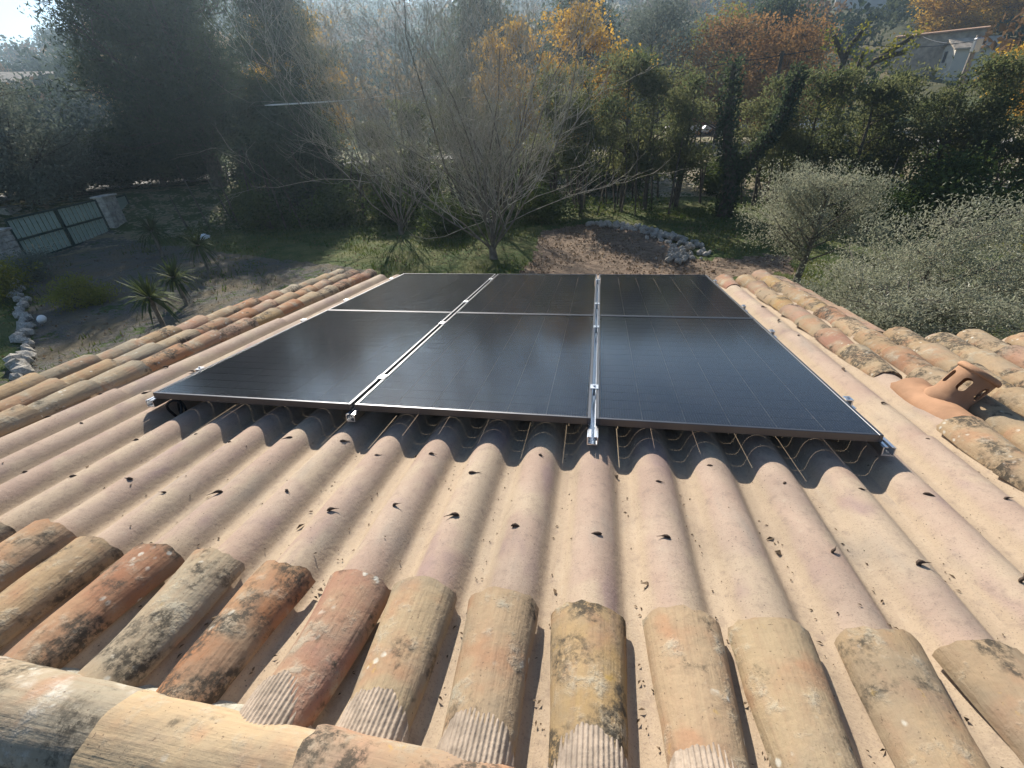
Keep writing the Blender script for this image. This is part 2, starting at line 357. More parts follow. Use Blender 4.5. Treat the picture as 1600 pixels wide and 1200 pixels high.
# sheets: 5 waves wide, upper one laps over the lower one
SHEET_V = [(.44, 2.03), (1.93, 3.58), (3.48, 5.70)]
nsh = 0
for vi, (v0, v1) in enumerate(SHEET_V):
    u0 = U0 - PITCH * 15.5
    while u0 < UR - .1:
        u1 = min(u0 + PITCH * 5 + .03, UR)
        if not (vi == 2 and u0 > 1.8):
            if vi == 2: u1 = min(u1, 2.0)
            us = np.linspace(u0, u1, int(round((u1 - u0) / PITCH * 22)) + 1); vs = np.linspace(v0, v1, 9)
            Uu, Vv = np.meshgrid(us, vs, indexing='ij')
            base = prof(Uu) + .0075 * (1 - (Vv - v0) / (v1 - v0)) * 0 + .008 * (2 - vi) * 0
            lift = .013 * (Vv - v0) / (v1 - v0) + (.0015 * (nsh % 2))
            Z = base + lift + .0012 * np.sin(Vv * 7 + Uu * 3)
            top = np.stack([Uu, Vv, Z], -1); bot = top - np.array([0, 0, .0065])
            g = Geo(); cr = (prof(Uu) / .062).ravel()
            grid(g, top[:, ::-1], cr.reshape(Uu.shape)[:, ::-1].ravel()); grid(g, bot, cr)
            for e in ((top[:, -1], bot[:, -1]), (bot[:, 0], top[:, 0])): grid(g, np.stack(e, 0)[:, ::-1], .3)
            for e in ((top[0], bot[0]), (bot[-1], top[-1])): grid(g, np.stack(e, 0), .3)
            link('roof_sheet', g.mesh('roof_sheet', M['sheet'], True, 'crest'), roof)
        nsh += 1; u0 += PITCH * 5

# canal tiles -------------------------------------------------------
def tile_mesh(seed, L=.42, w0=.078, w1=.102, hgt=.075, th=.013, mat='tile', nl=9, na=15):
    rng = np.random.default_rng(seed); o = rng.uniform(0, 50, 3)
    g = Geo(); rows_o, rows_i = [], []
    b1, b2 = rng.normal(0, .006, 2)
    for i in range(nl):
        t = i / (nl - 1); w = w0 + (w1 - w0) * t; ro, ri = [], []
        for j in range(na):
            a = RAD(-88 + 176 * j / (na - 1))
            e = (rng.normal(0, .0035) + .005 * mnoise.noise((o[0] + a * 2, o[1], i))) if i in (0, nl - 1) else 0
            n = .0045 * mnoise.noise((o[0] + t * 3, o[1] + a * 1.6, o[2])) + .0016 * mnoise.noise((o[0] + t * 14, o[1] + a * 6, o[2]))
            bend = b1 * math.sin(t * math.pi) + b2 * (t - .5)
            rr = 1 + n / w
            ro.append((math.sin(a) * w * rr + bend, t * L + e, math.cos(a) * hgt * (w / w1) ** .5 * rr))
            ri.append((math.sin(a) * (w - th) + bend, t * L + e, math.cos(a) * (hgt * (w / w1) ** .5 - th) ))
        rows_o.append(ro); rows_i.append(ri)
    O, I = np.array(rows_o), np.array(rows_i)
    grid(g, O[::-1]); grid(g, I)
    grid(g, np.stack([O[:, 0], I[:, 0]])[::1]); grid(g, np.stack([I[:, -1], O[:, -1]])[::1])
    grid(g, np.stack([O[0], I[0]])[::-1]); grid(g, np.stack([I[-1], O[-1]])[::-1])
    me = g.mesh('roof_tile', M[mat], True)
    bm = bmesh.new(); bm.from_mesh(me); bmesh.ops.remove_doubles(bm, verts=bm.verts, dist=1e-5)
    bmesh.ops.recalc_face_normals(bm, faces=bm.faces)
    for e in bm.edges:
        if len(e.link_faces) == 2 and e.calc_face_angle(0) > .9: e.smooth = False
    bm.to_mesh(me); bm.free(); return me
TILES = [tile_mesh(100 + i) for i in range(9)]
CLAY = dict(orange=(.40, .18, .085), pink=(.38, .20, .14), buff=(.42, .295, .17), cream=(.45, .34, .21), grey=(.28, .245, .18),
            rust=(.34, .165, .095), ochre=(.39, .26, .115), rose=(.41, .255, .18), sand=(.42, .305, .19), greycream=(.37, .32, .235))
rng = np.random.default_rng(11); random.seed(5)
def put_tile(u, v, h, tilt, colour, mesh=None, yaw=0., roll=0., scale=(1, 1, 1)):
    o = link('roof_tile', mesh or TILES[rng.integers(len(TILES))], roof, (u, v, h), (tilt, roll, yaw), scale)
    c = np.array(CLAY[colour]) * rng.uniform(.76, .9); o.color = (*c, 1); return o
# one row of loose tiles below the ridge, each on its own crest
FRONT = {-9: ('greycream', .02), -8: ('orange', .04), -7: ('buff', 0), -6: ('rust', .0), -5: ('greycream', .02), -4: ('orange', .0), -3: ('pink', 0),
         -2: ('cream', 0), -1: ('sand', 0), 0: ('ochre', 0), 1: ('sand', .005), 2: ('cream', .01), 3: ('buff', .02), 4: ('sand', .03), 5: ('orange', .03),
         6: ('pink', .02), 7: ('buff', .04), 8: ('cream', .03), 9: ('rust', .04), 10: ('sand', .03), -10: ('grey', .05), -11: ('buff', .05), -12: ('orange', .06)}
for k, (colr, dv) in FRONT.items():
    put_tile(U0 + PITCH * k + rng.normal(0, .006), .495 + dv + rng.normal(0, .006), .026, RAD(.4), colr, TILES[(k * 4) % 9], rng.normal(0, .03), rng.normal(0, .04))
# tiled strips kept on the left edge and on the right
def column(k, v0, v1, names, du=0., first=None):
    v = v0 - .0; i = 0
    while v < v1 - .2:
        e = rng.uniform(.335, .365); 
        put_tile(U0 + PITCH * k + du + rng.normal(0, .008), v, .018, RAD(2.3), first if (i == 0 and first) else names[rng.integers(len(names))],
                 yaw=rng.normal(0, .022), roll=rng.normal(0, .05), scale=(1.0, 1.0, 1.04))
        v += e; i += 1
mixl = ['buff', 'grey', 'rust', 'sand', 'greycream', 'buff', 'rose', 'pink', 'cream', 'orange', 'greycream', 'ochre']
mixr = ['rose', 'sand', 'buff', 'pink', 'cream', 'rose', 'ochre', 'rust', 'sand', 'buff']
for k, v0 in ((-13, .96), (-14, .92), (-15, 1.0)): column(k, v0, VE, mixl)
column(6, 5.22, VE, ['pink'])
column(7, 1.05, 2.28, mixr); column(7, 2.78, VE, mixr)
column(8, 1.0, VE, mixr)
for k in range(9, 15): column(k, 1.0 + .06 * (k % 2), VE2, mixr)
# flat edging tiles beyond the right hand verge
for i in range(6):
    g = Geo(); box(g, (0, .2, 0), (.14, .40, .016)); me = bevel_mesh(g.mesh('verge_tile', M['tile'], False), .004)
    o = link('verge_tile', me, roof, (2.07, 3.66 + i * .345, .055), (RAD(1.2), RAD(10), rng.normal(0, .02))); o.color = (*CLAY['rose'], 1)
# ridge tiles
RT = [tile_mesh(300 + i, .50, .095, .112, .105, .016, 'ridge', 11, 17) for i in range(4)]
RT_CRUST = tile_mesh(307, .50, .095, .112, .105, .016, 'crust', 11, 17)
ridge_u = [(-3.55, 'sand'), (-3.10, 'buff'), (-2.66, 'rose'), (-2.22, 'buff'), (-1.80, 'ochre'), (-1.385, 'greycream'), (-.955, 'cream'), (-.50, 'rose'), (-.275, 'orange'),
           (.16, 'sand'), (.6, 'buff'), (1.04, 'rose'), (1.48, 'sand'), (1.92, 'buff'), (2.36, 'cream'), (2.8, 'sand'), (3.2, 'rose')]
for i, (u, cn) in enumerate(ridge_u):
    v = .412 - .02 * (u + .2)
    o = link('ridge_tile', RT[i % 4], roof, (u + .47, v, .018 + .012 * (i % 2)), (RAD(-1.5), 0, RAD(90 + 1.5)))
    o.rotation_euler = Matrix.Rotation(RAD(91.3 + rng.normal(0, .8)), 3, 'Z').to_euler(); o.rotation_euler.x = RAD(1.6)
    if i in (4, 5): o.data = RT_CRUST
    c = np.array(CLAY[cn]) * (.92 if i == 6 else .8); o.color = (*c, 1)
# pleated closure strip pressed over the tile heads
def flashing():
    us = np.arange(-.82, 3.4, .0022); x = ((us - U0) / PITCH - np.round((us - U0) / PITCH)) * PITCH
    arch = np.sqrt(np.clip(1 - (x / .086) ** 2, 0, 1))
    env = np.where(np.abs(x) < .086, .022 + .072 * arch, .018)
    env = np.convolve(np.pad(env, 8, mode='edge'), np.ones(17) / 17, 'valid')
    pl = .0024 * np.sin(us * 2 * math.pi / .0105) * np.clip(arch * 1.5, 0, 1)
    ext = .53 + .07 * arch ** .8 + .006 * np.sin(us * 9) + .004 * np.sin(us * 71) + .003 * np.sin(us * 163)
    g = Geo(); rows = []
    for t in np.linspace(0, 1, 8):
        v = .455 + (ext - .455) * t; rows.append(np.stack([us, v, env + pl + .006 - .004 * t ** 3], -1))
    V = np.array(rows); grid(g, V[::-1]); link('ridge_flashing', g.mesh('ridge_flashing', M['flash'], True), roof)
flashing()
def mortar():
    us = np.linspace(-3.5, -.62, 240); g = Geo(); rows = []
    for t in np.linspace(0, 1, 9):
        row = []
        for u in us:
            n = mnoise.noise((u * 9, t * 3, 2)) * .5 + mnoise.noise((u * 34, t * 8, 5)) * .3
            ext = .555 - .02 * (u + .2) + .03 * mnoise.noise((u * 6, 1, 1)) + .012 * mnoise.noise((u * 28, 4, 1))
            v = .44 + (ext - .44) * t
            row.append((u, v, float(prof(u)) * .35 + .066 * (1 - t ** 2) + .012 * n + .004))
        rows.append(row)
    grid(g, np.array(rows)[::-1]); link('mortar_bed', g.mesh('mortar_bed', M['mortar'], True), roof)
mortar()
# the slope on the camera's side of the ridge
g = Geo(); us = np.linspace(UL, UR, 500); vs = np.linspace(-1.8, .45, 6)
Uu, Vv = np.meshgrid(us, vs, indexing='ij'); grid(g, np.stack([Uu, Vv, prof(Uu) * .8 - .02 - (.45 - Vv) * math.tan(RAD(24))], -1)[:, ::-1], (prof(Uu) / .062)[:, ::-1].ravel())
link('near_slope_sheet', g.mesh('near_slope_sheet', M['sheet'], True, 'crest'), roof)
# old fixing nails standing on the crests
def nail_mesh(seed):
    r = np.random.default_rng(seed); g = Geo()
    a = r.uniform(.020, .034); b = r.uniform(-.008, .010)
    tube(g, [(-.010, -.002, .001), (-.004, 0, .004), (.006, .001, .0065), (a * .55, b * .3, .006), (a, b, .0035), (a + .016, b * 2.2, .002)], [.001, .0055, .0075, .0055, .002, .0008], 7)
    tube(g, [(-.001, -.007, -.004), (.002, 0, .004), (.001, .004, .009)], [.004, .004, .0025], 6)
    return g.mesh('nail', M['nail'])
NAILS = [nail_mesh(i) for i in range(6)]
for k in range(-12, 8):
    for v in (1.22, 1.60, 1.98, 2.35) if k in (-12, -11, -10, 6, 5) else (1.22, 1.60):
        if k >= 7 or rng.random() < .08: continue
        u = U0 + PITCH * k + rng.normal(0, .012); vv = v + rng.normal(0, .035)
        s = rng.uniform(.55, 1.0)
        link('nail', NAILS[rng.integers(6)], roof, (u, vv, float(prof(u)) + .008), (rng.normal(0, .2), rng.normal(0, .2), rng.uniform(-.6, .9) + (math.pi if rng.random() < .25 else 0)), s)
for k in (5, 6):
    for v in (2.9, 3.4, 3.9, 4.4):
        u = U0 + PITCH * k + rng.normal(0, .01); link('nail', NAILS[rng.integers(6)], roof, (u, v + rng.normal(0, .06), float(prof(u)) + .007), (0, 0, rng.uniform(0, 6)), 1.0)
# crumbs and dry leaf bits lying in the valleys
g = Geo()
for i in range(800):
    k = rng.integers(-13, 9); t = rng.random()
    u = U0 + PITCH * (k + .5) + rng.normal(0, .022); v = .62 + 1.4 * rng.random() ** 1.3
    if rng.random() < .12: u = rng.uniform(-3, 2)
    s = rng.uniform(.0012, .0034) * (3 if rng.random() < .03 else 1); a = rng.uniform(0, 6.3); l = s * rng.uniform(1, 3.2)
    z = float(prof(u)) + .009; d = np.array((math.cos(a), math.sin(a), 0)) * l; e = np.array((-math.sin(a), math.cos(a), 0)) * s; p = np.array((u, v, z))
    g.add([p - d, p - e + (0, 0, s), p + d, p + e + (0, 0, s)], [(0, 1, 2, 3)])
tag(link('leaf_litter', g.mesh('leaf_litter', M['litter'], False), roof), kind='stuff')
# walls under the roof
def wall(x0, x1, y0, y1, zt, name='wall'):
    g = Geo(); zs = zt; box(g, ((x0 + x1) / 2, (y0 + y1) / 2 - 3, zs / 2 - .02), (x1 - x0, y1 - y0, zs + .04)); link(name, g.mesh(name, M['render'], False), house)
def zroof(y): return H0 - y * math.tan(SLOPE) - .17
wall(UL + .25, 1.75, VE - .55, VE - .3, zroof(VE) - .0)
wall(1.75, UR - .1, VE2 - .55, VE2 - .3, zroof(VE2))
wall(UL + .25, UL + .5, -1.4, VE - .553, zroof(VE) - .05); wall(1.5, 1.747, VE2 - .30, VE - .553, zroof(VE) - .05)

# ------------------------------------------------------------------ solar array (things laid on the roof)
RM = Matrix.Translation((0, -1.145 * math.sin(SLOPE), H0)) @ Matrix.Rotation(-SLOPE, 4, 'X')
def on_roof(name, label, cat, u, v, h, group=None):
    o = tag(link(name, None), label, cat, group); o.matrix_world = RM @ Matrix.Translation((u, v, h)); return o
PW, PL = 1.140, 1.714
def panel_meshes():
    d = {}
    g = Geo(); w = .015; hh = .034
    def bars(bw, z0, z1):
        zc, dz = (z0 + z1) / 2, z1 - z0
        box(g, (bw / 2, PL / 2, zc), (bw, PL, dz)); box(g, (PW - bw / 2, PL / 2, zc), (bw, PL, dz))
        box(g, (PW / 2, bw / 2, zc), (PW - 2 * bw, bw, dz)); box(g, (PW / 2, PL - bw / 2, zc), (PW - 2 * bw, bw, dz))
    bars(w, -hh, 0)
    d['frame'] = bevel_mesh(g.mesh('frame', M['frame'], False), .0014)
    g = Geo(); g.add([(w, w, -.002), (PW - w, w, -.002), (PW - w, PL - w, -.002), (w, PL - w, -.002)], [(0, 1, 2, 3)]); d['glass'] = g.mesh('glass', M['glass'], False)
    cw, cl = (PW - 2 * w - .010) / 6, (PL - 2 * w - .022) / 18
    g = Geo(); box(g, (0, 0, 0), (cw - .0022, cl - .0022, .0012)); d['cell'] = g.mesh('cell', M['cell'], False)
    d['pos'] = [(w + .005 + cw * (i + .5), w + .010 + cl * (j + .5) + (.001 if j >= 9 else 0), -.0065) for i in range(6) for j in range(18)]
    g = Geo(); box(g, (PW / 2, PL / 2, -.02), (.11, .06, .018)); d['junction_box'] = g.mesh('junction_box', M['black_metal'], False)
    return d
PM = panel_meshes()
PLAB = [['black solar panel at the near left corner of the array, smeared glass', 'black solar panel in the middle of the near row, above the sheet crests',
         'black solar panel at the near right corner, closest to the terracotta vent'],
        ['black solar panel in the far row beside the left tile strip', 'black solar panel in the middle of the far row, between the two bright seams', 'black solar panel at the far right corner, nearest the olive trees']]
for r in range(2):
    for c in range(3):
        p = on_roof('solar_panel', PLAB[r][c], 'solar panel', -2.297 + c * (PW + .021), 1.822 + r * (PL + .006), .175, 'solar panels on the roof')
        link('frame', PM['frame'], p); link('glass', PM['glass'], p); link('junction_box', PM['junction_box'], p)
        for q in PM['pos']: link('cell', PM['cell'], p, q)
def clamp_mesh(mid):
    g = Geo()
    if mid: box(g, (0, 0, .003), (.040, .050, .004)); box(g, (0, 0, -.02), (.012, .03, .04))
    else: box(g, (0, 0, .003), (.030, .045, .004)); box(g, (.010, 0, -.019), (.006, .045, .04)); box(g, (.02, 0, -.038), (.03, .045, .004))
    lathe(g, [(0, .013), (.0065, .013), (.0065, .005), (0, .005)], 6)
    return g.mesh('panel_clamp', M['alu'], False)
CL = [clamp_mesh(False), clamp_mesh(True)]
RAILS = [(-2.312, 1.80, 'aluminium rail along the left edge of the array, its bright end at the near corner', -1), (-1.1465, 1.785, 'aluminium rail under the seam right of the near left panel', 0),
         (.0145, 1.72, 'aluminium rail sticking out furthest below the middle and right panels', 0), (1.180, 1.79, 'aluminium rail along the right edge of the array, beside the bare sheet', 1)]
for u, v0, lab, side in RAILS:
    t = on_roof('mounting_rail', lab, 'rail', u, v0, .14, 'rails under the panels')
    L = 5.29 - v0; g = Geo(); w = .046
    for z, zz, ww, x in ((-.038, .006, w, 0), (-.02, .034, .004, -w / 2 + .002), (-.02, .034, .004, w / 2 - .002), (-.0015, .003, .012, -.012), (-.0015, .003, .012, .012)):
        box(g, (x, L / 2, z), (ww, L, zz))
    link('rail_profile', g.mesh('rail_profile', M['alu'], False), t)
    for vc in (2.16, 3.22, 3.90, 4.93):
        link('panel_clamp', CL[0 if side else 1], t, (0.002 * side if side else 0, vc - v0, .035), (0, 0, 0 if side >= 0 else math.pi))
    for vc in (2.05, 3.3, 4.6):
        g = Geo(); tube(g, [(.0, 0, -.045), (.0, 0, -.085)], .008, 8); box(g, (0, 0, -.044), (.05, .04, .006)); lathe(g, [(.0, -.066), (.018, -.066), (.02, -.072), (.0, -.072)], 12)
        link('roof_hook', g.mesh('roof_hook', M['alu'], False), t, (0, vc - v0, 0))
# loop of black cable hanging by the near left corner
g = Geo(); a = np.linspace(-.3, math.pi + .4, 14)
tube(g, [(-2.20 + .03 * math.cos(x), 1.83 + .02 * math.sin(x * 2), .055 + .075 * math.sin(x)) for x in a], .007, 6)
tube(g, [(-2.19 + .022 * math.cos(x), 1.86, .055 + .06 * math.sin(x)) for x in a], .006, 6)
o = tag(link('cable_loop', g.mesh('cable_loop', M['black_metal'])), 'loop of black cable hanging under the near left panel corner', 'cable'); o.matrix_world = RM

# ------------------------------------------------------------------ terracotta vent
vent = on_roof('roof_vent', 'round terracotta roof vent with slotted sides and a domed cap right of the panels', 'roof vent', U0 + PITCH * 7 + .06, 2.44, .02)
def vent_body():
    g = Geo(); zb = .055
    out = [(.10, zb - .15), (.116, zb - .08), (.12, zb - .03), (.118, zb - .005), (.106, zb + .018), (.1, zb + .035), (.099, zb + .09), (.1, .25)]
    lathe(g, out + [(.086, .25), (.086, zb + .06), (.087, zb + .02), (.085, zb - .15)] + [out[0]], 64)
    body = bpy.data.objects.new('body', g.mesh('body', M['terracotta'])); COL.objects.link(body)
    g2 = Geo()
    for i in range(6):
        a = RAD(-75 + i * 60); rt = np.array(Matrix.Rotation(a, 3, 'Z'))
        th = np.arange(20) * 2 * math.pi / 20
        ring = np.stack([np.zeros(20), .023 * np.cos(th), .170 + np.where(np.sin(th) > 0, .020, -.020) + .023 * np.sin(th)], -1)
        V = np.array([ring + (.05, 0, 0), ring + (.13, 0, 0)]) @ rt.T
        n = g2.n; grid(g2, V, closed=True); g2.add(V[0], [list(range(20))[::-1]]); g2.add(V[1], [list(range(20))])
    cut_me = g2.mesh('cut', None, False); bm = bmesh.new(); bm.from_mesh(cut_me); bmesh.ops.remove_doubles(bm, verts=bm.verts, dist=1e-6); bmesh.ops.recalc_face_normals(bm, faces=bm.faces); bm.to_mesh(cut_me); bm.free()
    bm = bmesh.new(); bm.from_mesh(body.data); bmesh.ops.remove_doubles(bm, verts=bm.verts, dist=1e-6); bmesh.ops.recalc_face_normals(bm, faces=bm.faces); bm.to_mesh(body.data); bm.free()
    cut = bpy.data.objects.new('cut', cut_me); COL.objects.link(cut)
    md = body.modifiers.new('b', 'BOOLEAN'); md.object = cut; md.operation = 'DIFFERENCE'; md.solver = 'EXACT'
    dg = bpy.context.evaluated_depsgraph_get(); me = bpy.data.meshes.new_from_object(body.evaluated_get(dg))
    bpy.data.objects.remove(cut); bpy.data.objects.remove(body)
    me.name = 'body'
    bm = bmesh.new(); bm.from_mesh(me)
    for f in bm.faces: f.smooth = True
    for e in bm.edges:
        if len(e.link_faces) == 2 and e.calc_face_angle(0) > .6: e.smooth = False
    bm.to_mesh(me); bm.free()
    return me
vb = link('body', vent_body(), vent, (.015, 0, .01), (0, RAD(31), 0), (.86, .86, .84))
g = Geo(); lathe(g, [(0, .284), (.06, .283), (.096, .280), (.108, .272), (.112, .258), (.109, .247), (.09, .246), (0, .248)], 56)
link('cap', g.mesh('cap', M['terracotta']), vent, (.015, 0, .01), (0, RAD(31), 0), (.86, .86, .84))
TB = tile_mesh(777, .42, .090, .104, .078, .014, 'terracotta')
link('base_tile', TB, vent, (-.02, -.22, .0), (RAD(1.5), 0, 0))

# ------------------------------------------------------------------ plants
def leaves(g, P, rng, size, asp=.45, up=0., out=None, outw=0., jit=.35):
    """one rhombic leaf / spray per point"""
    n = len(P); D = rng.normal(size=(n, 3)); D[:, 2] += up
    if out is not None: D += out * outw
    D /= np.linalg.norm(D, axis=1)[:, None] + 1e-9
    W = np.cross(D, rng.normal(size=(n, 3))); W /= np.linalg.norm(W, axis=1)[:, None] + 1e-9
    L = (size * rng.uniform(1 - jit, 1 + jit, n))[:, None]; Wd = W * L * asp
    Nn = np.cross(D, W) * L * .12
    V = np.stack([P - D * L * .5, P - Wd * .5 + Nn, P + D * L * .5, P + Wd * .5 + Nn], 1).reshape(-1, 3)
    g.add(V, np.arange(4 * n).reshape(n, 4))
def grow(g, rng, p, d, L, r, lev, maxlev, P, tips, ks):
    n = 6; pts = [p]; dd = d.copy()
    for i in range(n - 1):
        dd = dd + rng.normal(0, P['wob'], 3) + np.array([0, 0, P['up']]); dd /= np.linalg.norm(dd)
        pts.append(pts[-1] + dd * L / (n - 1))
    pts = np.array(pts); rad = np.linspace(r, r * P.get('tap', .45), n)
    tube(g[min(lev, 1)], pts, rad, ks[min(lev, len(ks) - 1)], cap=False)
    if lev >= maxlev - 1: tips.extend(pts[2:])
    if lev == maxlev: return
    for c in range(P['n'][lev]):
        t = rng.uniform(P.get('t0', .35), 1); i = min(int(t * (n - 1)), n - 2); q = pts[i] + (pts[i + 1] - pts[i]) * (t * (n - 1) - i)
        ax = rng.normal(size=3); ax -= dd * (ax @ dd); ax /= np.linalg.norm(ax) + 1e-9
        nd = dd * math.cos(P['ang']) + ax * math.sin(P['ang']) * rng.uniform(.6, 1.2); nd /= np.linalg.norm(nd)
        grow(g, rng, q, nd, L * P['ratio'] * rng.uniform(.7, 1.2), max(r * (1 - .5 * t) * .5, P.get('rmin', .005)), lev + 1, maxlev, P, tips, ks)
def crown_clumps(rng, tips, n_clump, n_leaf, sig, size, asp, mat, flat=.8, up=0., outw=0.6, keep=None):
    tips = np.array(tips); idx = rng.choice(len(tips), min(n_clump, len(tips)), replace=False); ctr = tips[idx]
    mid = tips.mean(0); g = Geo()
    sg = sig * rng.uniform(.6, 1.35, len(ctr)); nl = np.maximum(3, (n_leaf * (sg / sig) ** 2).astype(int))
    C = np.repeat(ctr, nl, 0); S = np.repeat(sg, nl)[:, None]
    off = rng.normal(size=C.shape) * S * np.array([1, 1, flat]); P = C + off
    out = off / (np.linalg.norm(off, axis=1)[:, None] + 1e-9)
    leaves(g, P, rng, size, asp, up, out, outw)
    return g.mesh('crown', mat, False)
def crown_tree(seed, H, base, R, tr, mat, bark='bark', n_limb=9, clumps=160, nleaf=60, sig=.35, size=.16, asp=.5, shape='round', lean=(0, 0), up=.08, sub=(4, 4)):
    """trunk + limbs to points inside an uneven envelope; clumps sit on the limb ends"""
    rng = np.random.default_rng(seed); g = Geo(); tips = []
    n = 8; z = np.linspace(-.15, H * .93, n); lx = np.cumsum(rng.normal(0, .05 * H / n, n)); ly = np.cumsum(rng.normal(0, .05 * H / n, n))
    T = np.stack([lx - lx[0] + lean[0] * z, ly - ly[0] + lean[1] * z, z], -1); tube(g, T, np.linspace(tr, tr * .22, n), 8)
    for i in range(n_limb * 3):
        t = rng.random(); zz = base + (H * .97 - base) * t
        if shape == 'round': rr = R * math.sqrt(max(.05, 1 - (2 * t - .95) ** 2 * .9))
        elif shape == 'cone': rr = R * (1 - t) ** .7 + .12 * R
        elif shape == 'column': rr = R * (.55 + .45 * math.sin(math.pi * min(1, t * .9 + .12)))
        else: rr = R * (.35 + .65 * t)
        a = rng.uniform(0, 2 * math.pi); rr *= rng.uniform(.45, 1.12)
        end = np.array([np.interp(zz, z, T[:, 0]) + rr * math.cos(a), np.interp(zz, z, T[:, 1]) + rr * math.sin(a), zz])
        zs = max(base * .6, zz - rr * (.7 if shape != 'cone' else .1)); zs = min(zs, H * .85)
        st = np.array([np.interp(zs, z, T[:, 0]), np.interp(zs, z, T[:, 1]), zs])
        m = (st + end) / 2 + rng.normal(0, .08 * rr, 3) + np.array([0, 0, -.1 * rr])
        tt = np.linspace(0, 1, 6)[:, None]; Q = (1 - tt) ** 2 * st + 2 * tt * (1 - tt) * m + tt ** 2 * end
        tube(g, Q, np.linspace(tr * .28, tr * .06, 6), 5, False); tips.extend(Q[3:])
        for k in range(sub[0]):
            e2 = end + rng.normal(0, .22 * R, 3) * np.array([1, 1, .7]); q = Q[rng.integers(2, 5)]
            tube(g, [q, (q + e2) / 2 + rng.normal(0, .05 * R, 3), e2], [tr * .1, tr * .07, tr * .03], 4, False); tips.extend([e2, (q + e2) / 2 * .4 + e2 * .6])
    return g.mesh('trunk', M[bark]), crown_clumps(rng, tips, clumps, nleaf, sig, size, asp, M[mat], up=up)
def plant(name, label, cat, meshes, x, y, rz=0, s=1.0, group=None, dz=0):
    t = thing(name, label, cat, (x, y, float(terr(x, y)) + dz), rz, group); t.scale = (s,) * 3 if np.isscalar(s) else s
    link('trunk', meshes[0], t); link('crown', meshes[1], t); return t

# hedge of loose cypresses on the far side of the garden: four builds, each tree its own size and turn
CYP = [crown_tree(400 + i, 6.0, 1.9, 1.2, .11, 'l_cypress', n_limb=9, clumps=105, nleaf=62, sig=.25, size=.18, asp=.32, shape='column', up=.7, sub=(3, 3)) for i in range(4)]
hedge = [(-2.3, 24.6, 1.0, 'loose cypress left of the gap behind the stone ring, below the golden tree'), (-.9, 23.2, 1.0, 'cypress behind the far left end of the stone ring'),
         (1.0, 24.0, 1.03, 'dark cypress with squared top, left one of the close pair behind the stone ring'), (2.1, 23.9, 1.04, 'dark cypress with olive tinted top, right one of the close pair behind the stone ring'),
         (3.7, 24.8, .92, 'thin cypress just left of the forked ivy clad trunk'), (7.3, 25.0, .96, 'dark cypress just right of the forked ivy clad trunk'), (8.9, 24.4, .95, 'dense cypress behind the round olive tree, right of the white cars'),
         (10.7, 23.7, .98, 'cypress with leaning bare stem between the round olive and the pollarded tree'), (12.2, 24.6, .94, 'cypress below the stone house'), (13.4, 23.3, .95, 'cypress below the white gable'),
         (14.6, 23.0, .96, 'cypress below the utility pole'), (16.2, 22.3, .97, 'rightmost cypress of the hedge'),
         (-5.4, 26.2, .82, 'cypress half hidden behind the bare tree'), (-7.7, 26.4, .95, 'cypress left of the bare tree trunk, behind the pale pole'), (-10.2, 25.8, .84, 'cypress over the pale gap left of the bare tree'),
         (-12.2, 24.9, .80, 'cypress behind the right end of the horizontal bar')]
for i, (x, y, s, lab) in enumerate(hedge):
    s *= .91 if x > 6 else 1
    t = plant('cypress_tree', lab, 'tree', CYP[i % 4], x, y, i * 1.7, (1.0, 1.0, s * (1, .94, 1.04, .97)[i * 7 % 4]), 'cypresses in the hedge')
    t.rotation_euler = (.05 * math.sin(i * 2.1), .05 * math.cos(i * 3.3), i * 1.7)
# dark trees on the left
PINE = crown_tree(500, 14.5, 3.0, 4.6, .52, 'l_dark', n_limb=22, clumps=760, nleaf=85, sig=.5, size=.26, asp=.24, shape='column', up=.3, sub=(4, 4))
PINE2 = crown_tree(501, 13, 1.2, 3.6, .4, 'l_dark', n_limb=20, clumps=640, nleaf=85, sig=.48, size=.25, asp=.25, shape='column', up=.2, sub=(4, 4))
plant('pine_tree', 'huge dark pine with a thick trunk right of the gate', 'tree', PINE, -24.0, 28.0, 0, (.9, .9, 1))
plant('pine_tree', 'tall dark evergreen behind the gate, against the sky', 'tree', PINE2, -29.6, 32.0, 1.1)
plant('pine_tree', 'dark evergreen between the thick trunk and the horizontal bar', 'tree', PINE2, -19.2, 30.5, 2.6, (.72, .72, .8))
HOLM = crown_tree(510, 6.2, .9, 2.6, .22, 'l_dark', n_limb=14, clumps=380, nleaf=60, sig=.4, size=.22, asp=.5, up=.1)
HOLM2 = crown_tree(511, 6.6, .8, 3.0, .22, 'l_greyolive', n_limb=14, clumps=330, nleaf=55, sig=.42, size=.2, asp=.45, up=.1)
plant('evergreen_oak', 'dark bushy evergreen under the horizontal bar', 'tree', HOLM, -15.8, 24.6, .4, (.95, .95, .86))
plant('evergreen_oak', 'dark bushy evergreen behind the gate leaf nearest the tall evergreen', 'tree', HOLM2, -30.5, 21.8, 2.0, (.95, .95, .9))
plant('evergreen_oak', 'dark bushy evergreen between the gate pillar and the thick pine trunk', 'tree', HOLM, -27.8, 27.6, 1.2, (.8, .8, .62))
plant('evergreen_oak', 'low dark bushy evergreen just right of the thick pine trunk', 'tree', HOLM, -20.8, 28.6, 3.2, (.8, .8, .7))
plant('evergreen_oak', 'low grey green bush beyond the gate in front of the pale road', 'tree', HOLM2, -31.6, 25.4, .9, (.7, .7, .5))
plant('evergreen_oak', 'squat dark bush in front of the pale road, left of the thick pine trunk', 'tree', HOLM, -31.2, 28.2, 4.1, (1., 1., .5))
plant('evergreen_oak', 'squat dark bush hugging the left side of the thick pine trunk', 'tree', HOLM, -28.2, 30.4, 5.0, (.9, .9, .52))
